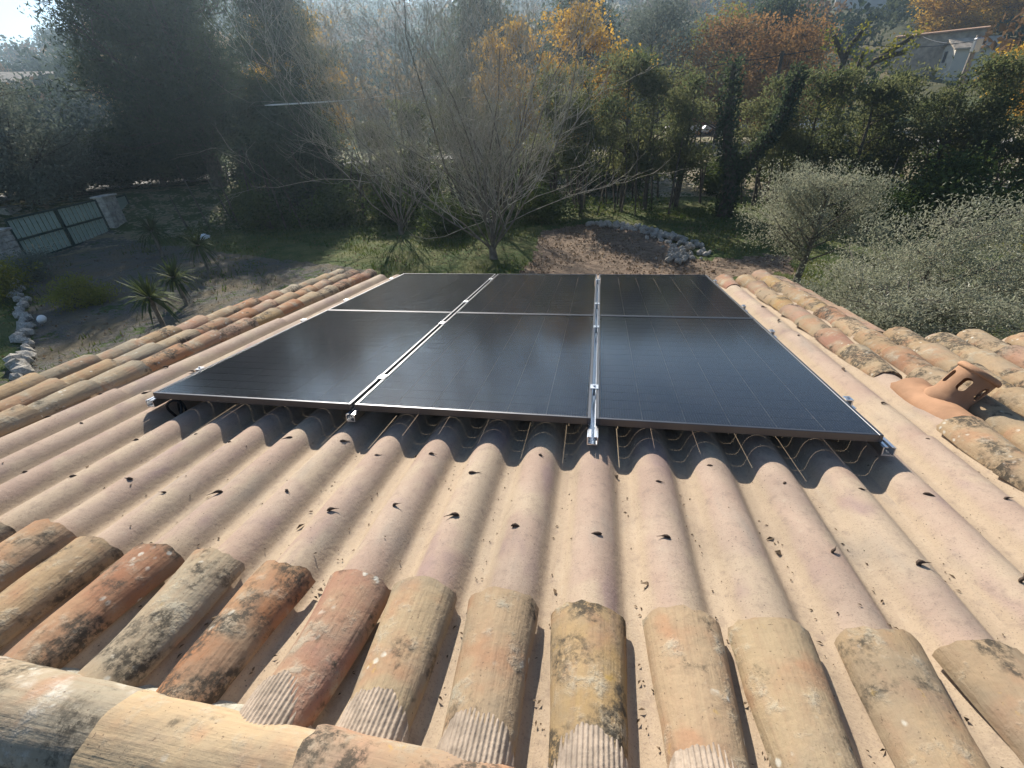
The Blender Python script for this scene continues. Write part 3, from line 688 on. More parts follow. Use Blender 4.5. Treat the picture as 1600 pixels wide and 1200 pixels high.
plant('evergreen_oak', 'low dark bush beyond the far gate pillar', 'tree', HOLM, -36.2, 26.6, .2, (.9, .9, .5))
plant('evergreen_oak', 'grey green bushy tree at the left edge beyond the gate', 'tree', HOLM2, -31.5, 18.8, 0, 1.05)
plant('evergreen_oak', 'grey green bushy tree beyond the pedestrian gate', 'tree', HOLM2, -36.0, 22.5, 2.2, 1.15)
# olives
OLV = crown_tree(520, 2.75, .95, 1.5, .10, 'l_olive', 'bark_pale', n_limb=12, clumps=270, nleaf=85, sig=.145, size=.066, asp=.30, up=.5, sub=(4, 4), lean=(.12, .05))
OLV2 = crown_tree(521, 2.7, .35, 1.6, .09, 'l_olive', 'bark_pale', n_limb=13, clumps=290, nleaf=85, sig=.15, size=.062, asp=.30, up=.5, sub=(5, 4))
plant('olive_tree', 'round silvery olive tree with visible slanting trunk right of the soil patch', 'tree', OLV, 5.4, 13.35, 0, 1.0)
plant('olive_tree', 'large loose olive tree behind the tile ends, right of the round olive', 'tree', OLV2, 5.9, 9.2, 0, (.98, .98, .96))
plant('olive_tree', 'olive tree at the right edge behind the roof', 'tree', OLV2, 8.3, 9.7, 2.1, (1.05, 1.05, .98))
plant('olive_tree', 'low olive growing against the eaves below the vent', 'tree', OLV, 4.5, 7.2, 2.4, (.95, .95, .72))
# bare deciduous trees
def bare(seed, H, n0, spread, nn, r0, trunk_h):
    rng = np.random.default_rng(seed); g = Geo(); g2 = Geo(); tips = []
    tr = [(0, 0, -.1), (.02, .01, trunk_h * .5), (0, .03, trunk_h)]; tube(g, tr, [r0 * 1.25, r0, r0 * .9], 8)
    P = dict(wob=.22, up=.13, n=nn, ratio=.55, ang=.62, t0=.12, rmin=.0055, tap=.35)
    for i in range(n0):
        a = 2 * math.pi * i / n0 + rng.normal(0, .3); s = spread * rng.uniform(.5, 1.2)
        d = np.array([math.cos(a) * s, math.sin(a) * s, 1.]); d /= np.linalg.norm(d)
        grow((g, g2), rng, np.array(tr[-1]) - (0, 0, rng.uniform(0, trunk_h * .5)), d, H * rng.uniform(.4, .85), r0 * .24, 0, len(nn), P, tips, (6, 4, 3, 3))
    return g.mesh('trunk', M['bark_pale']), g2.mesh('crown', M['twig'])
B1 = bare(601, 10.0, 20, .68, (7, 5, 4), .13, .45); B2 = bare(602, 9.4, 14, .6, (7, 5, 4), .11, .4)
for me, x, y, s, lab in ((B1, -3.6, 15.7, 1.0, 'leafless tree with a spreading vase of thin grey twigs just beyond the panels'), (B2, -8.6, 19.6, 1.0, 'tall leafless tree left of the pale pole'), (B2, -5.2, 21.8, .95, 'leafless tree behind the nearest bare tree')):
    t = thing('bare_tree', lab, 'tree', (x, y, 0), x); t.scale = (s,) * 3; link('trunk', me[0], t); link('crown', me[1], t)
# ivy clad forked trunk
rng2 = np.random.default_rng(66); g = Geo()
A = np.array([(0, 0, -.1), (.05, 0, 1.0), (0, 0, 1.9), (-.35, 0, 2.8), (-.55, .1, 4.2), (-.6, .1, 5.6)]); Bq = np.array([(0, 0, 1.5), (.55, 0, 2.2), (1.2, 0, 3.1), (1.6, 0, 4.0), (1.75, 0, 5.3)])
tube(g, A, [.32, .3, .3, .2, .15, .08], 8); tube(g, Bq, [.22, .2, .17, .13, .07], 8)
g2 = Geo()
for poly, rr in ((A, .42), (Bq, .34)):
    t = rng2.random(2600) * (len(poly) - 1); i = np.minimum(t.astype(int), len(poly) - 2); P = poly[i] + (poly[i + 1] - poly[i]) * (t - i)[:, None]
    off = rng2.normal(size=P.shape); off /= np.linalg.norm(off, axis=1)[:, None]; leaves(g2, P + off * rr * rng2.uniform(.6, 1.25, len(P))[:, None], rng2, .14, .7)
t = thing('ivy_clad_tree', 'dark forked trunk clad in ivy between the hedge cypresses', 'tree', (5.4, 22.3, 0)); link('trunk', g.mesh('trunk', M['bark']), t); link('ivy', g2.mesh('ivy', M['l_dark'], False), t)
# autumn trees beyond the hedge
YEL = crown_tree(530, 8.6, 1.6, 3.2, .2, 'l_yellow', n_limb=13, clumps=300, nleaf=50, sig=.36, size=.19, asp=.8)
BRN = crown_tree(531, 8.4, 1.6, 4.2, .22, 'l_brown', n_limb=15, clumps=340, nleaf=36, sig=.42, size=.19, asp=.7, sub=(7, 4))
GRY = crown_tree(532, 10.5, 1.5, 4.6, .24, 'l_greyolive', n_limb=16, clumps=430, nleaf=45, sig=.55, size=.26, asp=.4)
plant('golden_tree', 'bright golden leaved tree above the hedge, right of the bare tree', 'tree', YEL, -1.6, 38, 0, (1.1, 1.1, 1.0))
plant('golden_tree', 'golden leaved tree seen through the bare tree branches', 'tree', YEL, -7.2, 39.6, 1.7, (.8, .8, .98))
plant('golden_tree', 'pale golden tree high behind the dark pine, left of the bare trees', 'tree', YEL, -24.4, 39.6, 3.0, (1.1, 1.1, 1.25))
plant('golden_tree', 'golden tree at the right edge beside the utility pole', 'tree', YEL, 32.6, 45.0, 4.0, (1.15, 1.15, 1.0))
plant('golden_tree', 'dull golden tree on the slope above the white gable', 'tree', YEL, 52, 97, .8, (1.9, 1.9, 1.25))
plant('russet_tree', 'russet half bare tree above the hedge behind the ivy clad fork', 'tree', BRN, 9.2, 45.2, 0, (1.05, 1.05, .98))
plant('russet_tree', 'russet tree left of the pollarded tree', 'tree', BRN, 14.2, 44.6, 2.0, (.8, .8, .9))
plant('grey_green_tree', 'tall grey green tree right of the bright golden tree', 'tree', GRY, 3.7, 50, 0, (1, 1, 1.0))
plant('lime_tree', 'yellow green tree at the top of the picture, right of the grey green tree', 'tree', crown_tree(533, 9.5, 2, 2.6, .2, 'l_lime', n_limb=12, clumps=240, nleaf=40, sig=.45, size=.26, asp=.7), 11.4, 60, 0, 1.1)
plant('evergreen_oak', 'dark evergreen above the russet trees at the top of the picture', 'tree', HOLM, 17, 63, 1.0, 1.7)
plant('evergreen_oak', 'dark evergreen above the bright golden tree', 'tree', HOLM, -2.4, 58, 3.0, 1.9)
plant('evergreen_oak', 'dark evergreen high behind the leafless trees', 'tree', HOLM, -12.5, 56, 3.6, 1.95)
# pollarded tree
rng3 = np.random.default_rng(70); g = Geo(); tips = []
limbs = [[(0, 0, -.2), (.0, 0, 1.2), (-.05, 0, 2.6), (-.05, 0, 3.4)], [(-.05, 0, 3.2), (-.35, .1, 4.3), (-.45, .1, 5.2), (-.95, .1, 5.9), (-1.2, .1, 6.25)], [(-.42, .1, 5.0), (-.3, .1, 5.7), (.1, .1, 6.35)],
         [(-.05, 0, 3.3), (.35, 0, 4.2), (1.0, 0, 5.0), (1.8, .1, 5.5), (2.5, .1, 5.95)], [(.3, 0, 4.1), (.35, 0, 4.9), (.4, 0, 5.4)], [(1.0, 0, 5.0), (1.5, -.1, 5.2), (2.2, -.2, 5.3)]]
for L_ in limbs: tube(g, L_, np.linspace(.22, .13, len(L_)) if L_[0][2] < 0 else np.linspace(.16, .10, len(L_)), 7); tips += L_[-2:]
g2 = Geo(); tp = np.array(tips + [(-.6, .1, 4.4), (-.7, 0, 3.6), (-.3, 0, 3.0), (1.5, 0, 5.5), (.2, 0, 4.6), (-.9, 0, 3.2)])
P = np.repeat(tp, 55, 0) + rng3.normal(0, .24, (55 * len(tp), 3)); leaves(g2, P, rng3, .15, .7, .4)
t = thing('pollarded_tree', 'pollarded tree with thick bare limbs and yellow green tufts', 'tree', (12.6, 31.6, float(terr(12.6, 31.6)))); link('trunk', g.mesh('trunk', M['bark']), t); link('crown', g2.mesh('crown', M['l_lime'], False), t)
# shrubs
SHR = crown_tree(540, 1.4, .1, 1.0, .04, 'l_shrub', n_limb=9, clumps=130, nleaf=40, sig=.2, size=.11, asp=.6, sub=(3, 3))
SHRY = crown_tree(541, .9, .05, .9, .03, 'l_lime', n_limb=9, clumps=110, nleaf=40, sig=.16, size=.08, asp=.5, sub=(3, 3))
shr = [(-9.5, 21.5, 1.2, 'leafy shrub left of the pale pole base'), (-12.6, 21.8, 1.25, 'leafy shrub under the horizontal bar'), (-6.6, 19.5, 1.0, 'leafy shrub just left of the bare tree trunk'),
       (-16.0, 21.0, 1.1, 'leafy shrub right of the thick pine trunk'), (-18.8, 23.6, 1.2, 'leafy shrub in front of the thick pine trunk'), (9.4, 21.4, 1.2, 'dark shrub at the foot of the hedge left of the round olive'), (12.8, 20.6, 1.5, 'leafy shrub at the foot of the hedge behind the round olive'),
       (15.2, 19.6, 1.5, 'leafy shrub at the foot of the hedge near the right edge'), (-2.6, 21.6, 1.0, 'leafy shrub at the far left end of the stone ring'), (10.0, 19.0, .9, 'low shrub right of the path end')]
for i, (x, y, s, lab) in enumerate(shr): plant('shrub', lab, 'shrub', SHR, x, y, i * 2.3, (s, s, s * .9), 'shrubs along the hedge')
BEH = ('far left bush behind the hedge, under the horizontal bar', 'bush behind the hedge left of the pale gap', 'bush behind the hedge between the leafless trees', 'bush behind the hedge just right of the pale pole', 'bush behind the hedge stems right of the bare tree trunk', 'bush behind the hedge above the far end of the stone ring', 'bush behind the hedge right of the forked ivy clad trunk', 'bush behind the hedge above the round olive crown', 'bush behind the hedge below the stone house', 'rightmost bush behind the hedge, below the right hand golden tree')
for i, x in enumerate((-13.5, -10.6, -7.4, -4.3, -1.2, 1.4, 6.8, 9.9, 13.2, 16.4)):
    plant('shrub', BEH[i], 'shrub', SHR, x, 29.2 - .008 * x * x + (i % 3) * .5, i * 1.3, (1.5, 1.5, 1.1 + .25 * (i % 3)), 'bushes behind the hedge')
plant('yellow_shrub', 'sunlit yellow green shrub at the left edge by the stone border', 'shrub', SHRY, -19.4, 11.0, 0, 1.15)
plant('yellow_shrub', 'low yellow green plant right of the stone border', 'shrub', SHRY, -15.3, 10.6, 2, .8)
plant('yellow_shrub', 'yellow green plant at the right edge behind the olives', 'shrub', SHRY, 12.2, 13.8, 1, 1.3)
plant('grey_shrub', 'small grey shrub at the head of the stone border', 'shrub', crown_tree(542, .9, .05, .6, .03, 'l_greyolive', n_limb=8, clumps=90, nleaf=40, sig=.13, size=.07, asp=.4, sub=(3, 3)), -20.2, 13.0, 0, 1.2)
# yuccas
def yucca(seed, h):
    r = np.random.default_rng(seed); g = Geo(); tube(g, [(0, 0, -.05), (.02, 0, h * .5), (0, .02, h)], [.06, .05, .06], 7); g2 = Geo()
    for i in range(95):
        a = r.uniform(0, 6.28); e = r.uniform(-.7, 1.3); L = r.uniform(.55, .85); d = np.array([math.cos(a) * math.cos(e), math.sin(a) * math.cos(e), math.sin(e)])
        s = np.array([-math.sin(a), math.cos(a), 0]) * .03; p = np.array([0, .02, h - .05]); m = p + d * L * .55; t = p + d * L + (0, 0, -.22 * L * (1.2 - math.sin(e)))
        g2.add([p - s * .5, p + s * .5, m + s, m - s, t], [(0, 1, 2, 3)]); g2.add([m - s, m + s, t], [(0, 1, 2)])
    return g.mesh('trunk', M['bark_pale']), g2.mesh('crown', M['l_yucca'], False)
YU = [yucca(80, .95), yucca(81, 1.0), yucca(82, .9)]
for i, (x, y, s, lab) in enumerate([(-17.6, 16.0, 1.15, 'spiky yucca beside the right end of the gate'), (-13.8, 14.05, 1.0, 'spiky yucca with thin slanting trunk near the white sack'), (-11.95, 10.95, .95, 'spiky yucca in the middle of the drive'), (-10.9, 9.1, 1.0, 'spiky yucca closest to the tiled roof edge')]):
    plant('yucca', lab, 'yucca', YU[i % 3], x, y, i, s, 'yuccas in the drive')
# far wood on the hillside
def hill_wood():
    rng = np.random.default_rng(900); g = Geo(); N = 1500; k = 0
    az = np.radians(rng.uniform(-66, 52, N)); r = 66 + 205 * rng.random(N) ** .8; X = r * np.sin(az); Y = r * np.cos(az)
    houses = [(41, 79, 15), (54, 140, 13), (-100, 82, 8), (38, 72, 11), (52, 97, 8)]
    for x, y in zip(X, Y):
        if any((x - a) ** 2 + (y - b) ** 2 < c * c for a, b, c in houses): continue
        d = math.hypot(x, y)
        if any(abs(math.atan2(x, y) - math.atan2(a, b)) < .055 and 0 < math.hypot(a, b) - d < 35 for a, b, c in houses[:2]): continue
        h = rng.uniform(4, 8.5); R = h * rng.uniform(.3, .5); n = int(170 * (1.5 if d < 120 else 1))
        off = rng.normal(size=(n, 3)); off /= np.linalg.norm(off, axis=1)[:, None]; off *= rng.uniform(.55, 1.1, n)[:, None]
        bl = rng.normal(size=(5, 3)) * .35
        P = np.array([x, y, float(terr(x, y)) + h * .52]) + (off * .75 + bl[rng.integers(5, size=n)]) * np.array([R, R, h * .46])
        m = Geo(); leaves(m, P, rng, R * .27, .75); kind = rng.random()
        tint = rng.choice([.05, .2, .35]) if kind < .72 else (.6 if kind < .88 else .9)
        g.add(m.v[0], m.f[0], np.full(len(m.v[0]), tint + rng.uniform(-.04, .04)))
    t = NT('far_foliage'); at = t.n('ShaderNodeAttribute', attribute_name='tint').outputs['Fac']
    cr = t.t.nodes.new('ShaderNodeValToRGB'); t.t.links.new(at, cr.inputs[0]); e = cr.color_ramp.elements
    e[0].position = 0; e[0].color = (.03, .045, .024, 1); e[1].position = 1; e[1].color = (.36, .22, .04, 1)
    for p, c in ((.2, (.05, .07, .03)), (.36, (.09, .105, .055)), (.6, (.18, .11, .055)), (.8, (.2, .13, .06))):
        q = e.new(p); q.color = (*c, 1)
    a = t.n('ShaderNodeBsdfDiffuse', Color=cr.outputs[0]); b = t.n('ShaderNodeBsdfTranslucent', Color=cr.outputs[0])
    mx = t.n('ShaderNodeMixShader', _0=.3, _1=a.outputs[0], _2=b.outputs[0]); t.t.links.new(mx.outputs[0], t.out.inputs[0])
    tag(link('hillside_wood', g.mesh('hillside_wood', t.m, False, 'tint')), 'far wood covering the hillside', kind='stuff')
hill_wood()
# thicket of stems and undergrowth under the hedge, and grass
def thicket():
    rng = np.random.default_rng(910); g = Geo()
    for i in range(150):
        x = rng.uniform(-20, 18); y = 25.2 - .006 * (x - 2) ** 2 + rng.normal(0, 1.3); h = rng.uniform(1.6, 3.6); l = rng.normal(0, .12, 2)
        tube(g, [(x, y, -.1), (x + l[0] * h * .5 + rng.normal(0, .06), y + l[1] * h * .5, h * .5), (x + l[0] * h, y + l[1] * h, h)], [.05 * rng.uniform(.5, 1.2), .04, .02], 5, False)
    tag(link('hedge_thicket', g.mesh('hedge_thicket', M['bark'])), 'tangle of thin dark stems under the hedge', kind='stuff')
    g = Geo(); n = 26000; x = rng.uniform(-20, 18, n); y = 24.6 - .006 * (x - 2) ** 2 + rng.normal(0, 1.9, n)
    cl = np.sin(x * 1.9 + 3 * np.sin(y * .7)) * np.sin(y * 1.3 + x * .4); hmax = np.clip(.35 + .55 * cl, .05, 1.0)
    keep = (rng.random(n) < .35 + .5 * np.clip(cl, 0, 1)) & ~((x > -1) & (x < 3.5) & (y < 22)) & ~((x > 2.5) & (x < 9) & (y > 23) & (rng.random(n) < .8)); z = rng.random(n) * hmax
    leaves(g, np.stack([x, y, z], -1)[keep], rng, .13, .6, .4)
    tag(link('undergrowth', g.mesh('undergrowth', M['l_shrub'], False)), 'leafy undergrowth at the foot of the hedge', kind='stuff')
    g = Geo(); n = 90000; x = rng.uniform(-24, 17, n); y = 4 + 20.5 * rng.random(n) ** .8
    cl = np.sin(x * .9 + 2 * np.sin(y * .5)) + np.sin(y * 1.1 + 1.5 * np.sin(x * .6))
    ok = ~in_poly(x, y, SOIL) & (~in_poly(x, y, GRAVEL) | (rng.random(n) < .3 * (cl > .2))) & (rng.random(n) < .45 + .3 * cl) & ~((x > -4) & (x < 4) & (y < 6.5))
    x, y = x[ok], y[ok]; n = len(x); a = rng.uniform(0, 6.28, n); h = rng.uniform(.05, .16, n); w = rng.uniform(.012, .03, n); l = rng.normal(0, .05, (n, 2))
    b1 = np.stack([x - w * np.cos(a), y - w * np.sin(a), np.full(n, -.06)], -1); b2 = np.stack([x + w * np.cos(a), y + w * np.sin(a), np.full(n, -.06)], -1)
    tp = np.stack([x + l[:, 0], y + l[:, 1], h], -1); V = np.stack([b1, b2, tp], 1).reshape(-1, 3); g.add(V, np.arange(3 * n).reshape(n, 3))
    tag(link('grass', g.mesh('grass', m_leaf('grass_blade', (.07, .11, .02), (.16, .17, .04), .4, .5), False)), 'short grass over the garden', kind='stuff')
thicket()
def fallen():
    rng = np.random.default_rng(77); g = Geo(); n = 9000; x = rng.uniform(-4, 6, n); y = rng.uniform(8, 21.5, n); ok = in_poly(x, y, SOIL) | (rng.random(n) < .12); x, y = x[ok], y[ok]
    leaves(g, np.stack([x, y, rng.uniform(.0, .05, len(x))], -1), rng, .075, .7)
    n = 2600; x = rng.uniform(-24, -4, n); y = rng.uniform(6, 20, n); leaves(g, np.stack([x, y, rng.uniform(0, .04, n)], -1), rng, .07, .7)
    tag(link('fallen_leaves', g.mesh('fallen_leaves', m_leaf('dead_leaf', (.19, .13, .08), (.30, .22, .14), .2, .6), False)), 'dead leaves scattered over the bare soil and the drive', kind='stuff')
fallen()

# ------------------------------------------------------------------ garden objects
# stone ring of loose rubble
rng = np.random.default_rng(21)
def stone_mesh(seed):
    r = np.random.default_rng(seed); bm = bmesh.new(); bmesh.ops.create_icosphere(bm, subdivisions=1, radius=1)
    s = r.uniform(.7, 1.15, 3) * (1, .85, .7)
    for v in bm.verts: v.co = Vector([v.co[i] * s[i] for i in range(3)]) * r.uniform(.8, 1.15)
    me = bpy.data.meshes.new('stone'); bm.to_mesh(me); bm.free(); me.materials.append(M['stone']); return me
STN = [stone_mesh(i) for i in range(8)]
ring = thing('rubble_ring', 'curved heap of pale rubble stones round the bare soil patch', 'stone heap', (1.5, 19, 0))
RP = np.array([(-.5, 21.2), (.24, 20.9), (.8, 20.6), (1.3, 20.3), (1.8, 19.6), (2.15, 19.1), (2.5, 18.4), (2.8, 17.9), (3.0, 17.0), (3.0, 16.4), (2.7, 15.9), (2.2, 15.5)])
for i in range(270):
    t = rng.random() * (len(RP) - 1); j = int(t); p = RP[j] + (RP[j + 1] - RP[j]) * (t - j); heap = np.interp(t, [0, 5, 8, 9.5, 11], [.14, .2, .34, .34, .18])
    o = rng.normal(0, heap, 2); z = max(0, (heap * 1.0 - np.hypot(*o)) * rng.uniform(.2, 1.0))
    link('stone', STN[rng.integers(8)], ring, (p[0] + o[0] - 1.5, p[1] + o[1] - 19, z + .05), tuple(rng.uniform(0, 6, 3)), rng.uniform(.08, .155))
bord = thing('stone_border', 'row of pale edging stones along the left of the drive', 'stone border', (-15.5, 9.5, 0))
BP = np.array([(-21.5, 13.4), (-18.1, 11.0), (-15.5, 9.1), (-13.1, 7.4), (-12, 6.5)])
for i in range(42):
    t = i / 42 * 4; j = int(t); p = BP[j] + (BP[j + 1] - BP[j]) * (t - j)
    link('stone', STN[rng.integers(8)], bord, (p[0] + rng.normal(0, .07) + 15.5, p[1] + rng.normal(0, .07) - 9.5, .1), tuple(rng.normal(0, .3, 3)), rng.uniform(.11, .22))
g = Geo(); lathe(g, [(0, .34), (.1, .33), (.15, .25), (.16, .1), (.14, 0), (0, 0)], 16)
me = g.mesh('white_bucket', M['white']); tag(link('white_stone', me, None, (-15.0, 9.25, .12), (.5, .9, .3), .65), 'rounded white stone lying on the edging stones at the left', 'stone')
# sack
bm = bmesh.new(); bmesh.ops.create_icosphere(bm, subdivisions=3, radius=1)
for v in bm.verts: v.co = Vector((v.co.x * .33, v.co.y * .24, max(-.05, v.co.z * .17))) * (1 + .3 * mnoise.noise(v.co * 2.2))
me = bpy.data.meshes.new('sack'); bm.to_mesh(me); bm.free(); me.materials.append(M['sack'])
tag(link('plastic_sack', me, None, (-18.3, 19.0, .08), (0, 0, .6)), 'crumpled white plastic sack lying on the grass by the yuccas', 'sack')
# gate: two leaves of pale slats in dark green frames
G0, G1 = Vector((-23.3, 15.1, 0)), Vector((-24.5, 20.1, 0)); gd = (G1 - G0); GL = gd.length; ga = math.atan2(gd.y, gd.x)
gate = thing('driveway_gate', 'wide double leaf gate of pale slats in a dark green frame', 'gate', G0, ga)
def gate_leaf(x0, x1):
    g = Geo(); zb, zt = .08, 1.74
    for z in (zb + .03, (zb + zt) / 2, zt - .03): box(g, ((x0 + x1) / 2, 0, z), (x1 - x0, .05, .075))
    for x in (x0 + .035, x1 - .035): box(g, (x, 0, (zb + zt) / 2), (.07, .055, zt - zb))
    lf = link('gate_leaf', g.mesh('gate_leaf', M['plank_green'], False), gate)
    n = 9; w = (x1 - x0 - .14) / n
    g = Geo(); box(g, (0, 0, 0), (w * .76, .018, .73)); me = g.mesh('slat', M['slat'], False)
    for i in range(n):
        for z in (.495, 1.325): link('slat', me, lf, (x0 + .07 + w * (i + .5), .036, z))
gate_leaf(.05, GL / 2 - .01); gate_leaf(GL / 2 + .01, GL - .05)
g = Geo(); box(g, (GL / 2, -.06, 1.0), (.05, .04, .12)); link('latch', g.mesh('latch', M['black_metal'], False), gate)
def pillar(x, y, w, d, h, rz, lab):
    t = thing('stone_pillar', lab, 'pillar', (x, y, 0), rz, 'gate pillars'); n = 0; z = 0; r = np.random.default_rng(int(abs(x * 100)))
    while z < h - .1:
        hh = r.uniform(.2, .32); hh = min(hh, h - z); sp = r.uniform(.35, .65) * w
        for a, b in ((-w / 2, -w / 2 + sp), (-w / 2 + sp, w / 2)):
            g = Geo(); box(g, ((a + b) / 2, r.normal(0, .01), z + hh / 2), (b - a - .015, d + r.normal(0, .02), hh - .015)); link('stone', bevel_mesh(g.mesh('stone', M['stone'], False), .02), t)
        z += hh
    g = Geo(); box(g, (0, 0, h / 2), (w - .05, d - .06, h)); link('core', g.mesh('core', M['mortar'], False), t)
    g = Geo(); box(g, (0, 0, h + .04), (w + .12, d + .12, .08)); link('capstone', bevel_mesh(g.mesh('capstone', M['stone'], False), .015), t)
pillar(-24.75, 20.75, .95, .5, 1.75, ga, 'stone pillar at the right end of the driveway gate'); pillar(-23.1, 14.35, 1.1, .5, 1.4, ga, 'stone pillar at the left end of the driveway gate')
pillar(-30.6, 20.2, .9, .9, 1.4, ga, 'stone pillar standing beyond the middle of the gate')
P0, P1 = Vector((-26.0, 22.2, 0)), Vector((-26.4, 23.4, 0)); pg = thing('pedestrian_gate', 'narrow pale slatted gate beyond the right hand pillar', 'gate', P0, math.atan2(1.2, -.4))
g = Geo(); 
for z in (.12, 1.48): box(g, (.63, 0, z), (1.26, .04, .06))
for x in (.03, 1.23): box(g, (x, 0, .8), (.05, .05, 1.5))
link('gate_frame', g.mesh('gate_frame', M['plank_green'], False), pg)
g = Geo(); box(g, (0, 0, 0), (.155, .018, 1.36)); me = g.mesh('slat', M['slat'], False)
for i in range(7): link('slat', me, pg, (.14 + i * .163, .03, .8))
# posts, pole and cables
g = Geo(); tube(g, [(0, 0, -.2), (.01, 0, 2.8), (.0, .02, 5.6)], [.06, .055, .045], 8); t = thing('garden_pole', 'thin pale pole with a white tip standing left of the bare tree trunk', 'pole', (-5.8, 23.0, 0)); link('shaft', g.mesh('shaft', M['wood_pole']), t)
g = Geo(); lathe(g, [(0, .1), (.06, .08), (.075, 0), (.06, -.06), (0, -.08)], 12, (0, .02, 5.68)); link('tip', g.mesh('tip', M['white']), t)
def post(x, y, h, lab, r=.09):
    g = Geo(); tube(g, [(0, 0, -.2), (0, 0, h)], [r * 1.2, r], 8); t = thing('cable_post', lab, 'post', (x, y, float(terr(x, y))), 0, 'posts carrying the overhead cable'); link('shaft', g.mesh('shaft', M['bark']), t)
    g = Geo(); box(g, (0, 0, h - .12), (.3, .06, .06)); link('crossarm', g.mesh('crossarm', M['bark'], False), t); return h + float(terr(x, y))
post(6.95, 31.2, 6.1, 'thin dark post in the russet tree, left one of two'); post(8.85, 30.75, 6.05, 'thin dark post above the hedge, left of the pollarded tree')
t = thing('utility_pole', 'stout utility pole with a box at its top beside the stone house', 'pole', (29.6, 52.1, float(terr(29.6, 52.1)))); g = Geo(); tube(g, [(0, 0, -.2), (.05, 0, 6.6)], [.24, .17], 8); link('shaft', g.mesh('shaft', M['wood_pole']), t)
g = Geo(); box(g, (0, -.25, 5.9), (.55, .4, .95)); link('transformer_box', bevel_mesh(g.mesh('transformer_box', M['alu'], False), .05), t)
def cable(name, lab, pts, r=.02):
    P = []
    for (a, b) in zip(pts[:-1], pts[1:]):
        a, b = np.array(a, float), np.array(b, float); n = 10
        for i in range(n): tt = i / n; P.append(a + (b - a) * tt - np.array([0, 0, .15 * math.sin(math.pi * tt) * np.linalg.norm(b - a) / 12]))
    P.append(np.array(pts[-1], float)); g = Geo(); tube(g, P, r, 5); tag(link(name, g.mesh(name, M['black_metal'])), lab, 'cable')
cable('overhead_cable', 'dark overhead cable running over the hedge from the posts to the utility pole', [(-3, 33, 5.6), (6.95, 31.2, 6.15), (8.85, 30.75, 6.25), (12.4, 33, 6.75), (29.6, 52, 7.6)], .022)
cable('overhead_cable', 'thin dark cable from the utility pole to the stone house corner', [(29.6, 52, 7.5), (39, 80, 10.2)], .03)
g = Geo(); tube(g, [(-14.9, 21.55, 5.22), (-14.6, 21.7, 5.22), (-13.1, 22.45, 5.23), (-11.6, 23.2, 5.26), (-11.5, 23.25, 5.26), (-6.2, 23.0, 5.55)], [.01, .03, .032, .026, .007, .006], 6); tag(link('white_bar', g.mesh('white_bar', M['white'])), 'thin white horizontal bar hung on a cable before the dark trees', 'bar')  # white colour and thick middle stand for sunlight on a thin wire
# parked cars beyond the hedge
def car(paint, x, y, rz, lab):
    t = thing('parked_car', lab, 'car', (x, y, float(terr(x, y)) + .02), rz, 'cars parked beyond the hedge')
    pr = [(-2.1, .35), (-2.15, .75), (-1.95, .95), (-1.55, 1.0), (-.95, 1.42), (.55, 1.45), (1.15, 1.0), (1.95, .88), (2.12, .65), (2.1, .33)]
    g = Geo(); V = np.array([[(px, s * (.84 - .16 * max(0, pz - .95) / .5), pz) for px, pz in pr] for s in (-1, -.8, .8, 1)])
    V[0, :, 2] = V[0, :, 2] * .97; V[3, :, 2] = V[3, :, 2] * .97; V[0, :, 0] *= .985; V[3, :, 0] *= .985
    grid(g, V, closed=True); g.add(V[0], [list(range(10))]); g.add(V[3], [list(range(10))[::-1]]); link('body', g.mesh('body', paint, False), t)
    for s in (-1, 1):
        g = Geo(); yy = s * .80; q = [(-1.3, yy, 1.0), (1.0, yy, 1.0), (.5, yy * .86, 1.38), (-.9, yy * .86, 1.36)]; V = np.array(q); n = np.array([0, s * .02, .0]); grid(g, np.array([[V[0] + n, V[1] + n], [V[3] + n, V[2] + n]])); link('side_window', g.mesh('side_window', M['dark_glass'], False), t)
        for wx in (-1.3, 1.3):
            g = Geo(); lathe(g, [(.0, .11), (.2, .11), (.3, .09), (.32, 0), (.3, -.09), (.2, -.11), (0, -.11)], 18); link('wheel', g.mesh('wheel', M['tyre']), t, (wx, s * .76, .32), (RAD(90), 0, 0))
    for a, b in (((.62, 1.43), (1.12, 1.03)), ((-1.02, 1.40), (-1.5, 1.03))):
        g = Geo(); o = .03 if a[0] > 0 else -.03; grid(g, np.array([[(a[0] + o, -.62, a[1]), (a[0] + o, .62, a[1])], [(b[0] + o, -.7, b[1]), (b[0] + o, .7, b[1])]])); link('windscreen', g.mesh('windscreen', M['dark_glass'], False), t)
car(M['car_white'], 8.4, 57, .1, 'white car seen left of the forked ivy clad trunk'); car(M['car_silver'], 12.0, 56.2, .05, 'silver car just right of the forked ivy clad trunk')
car(M['car_white'], 19.2, 54.6, .3, 'white car seen through the gap right of the hedge middle'); car(M['car_red'], 9.7, 61.5, .0, 'red car behind the white car at the forked trunk'); car(M['car_white'], 17.0, 50.0, 1.2, 'white car nearest the hedge, partly behind cypress stems')
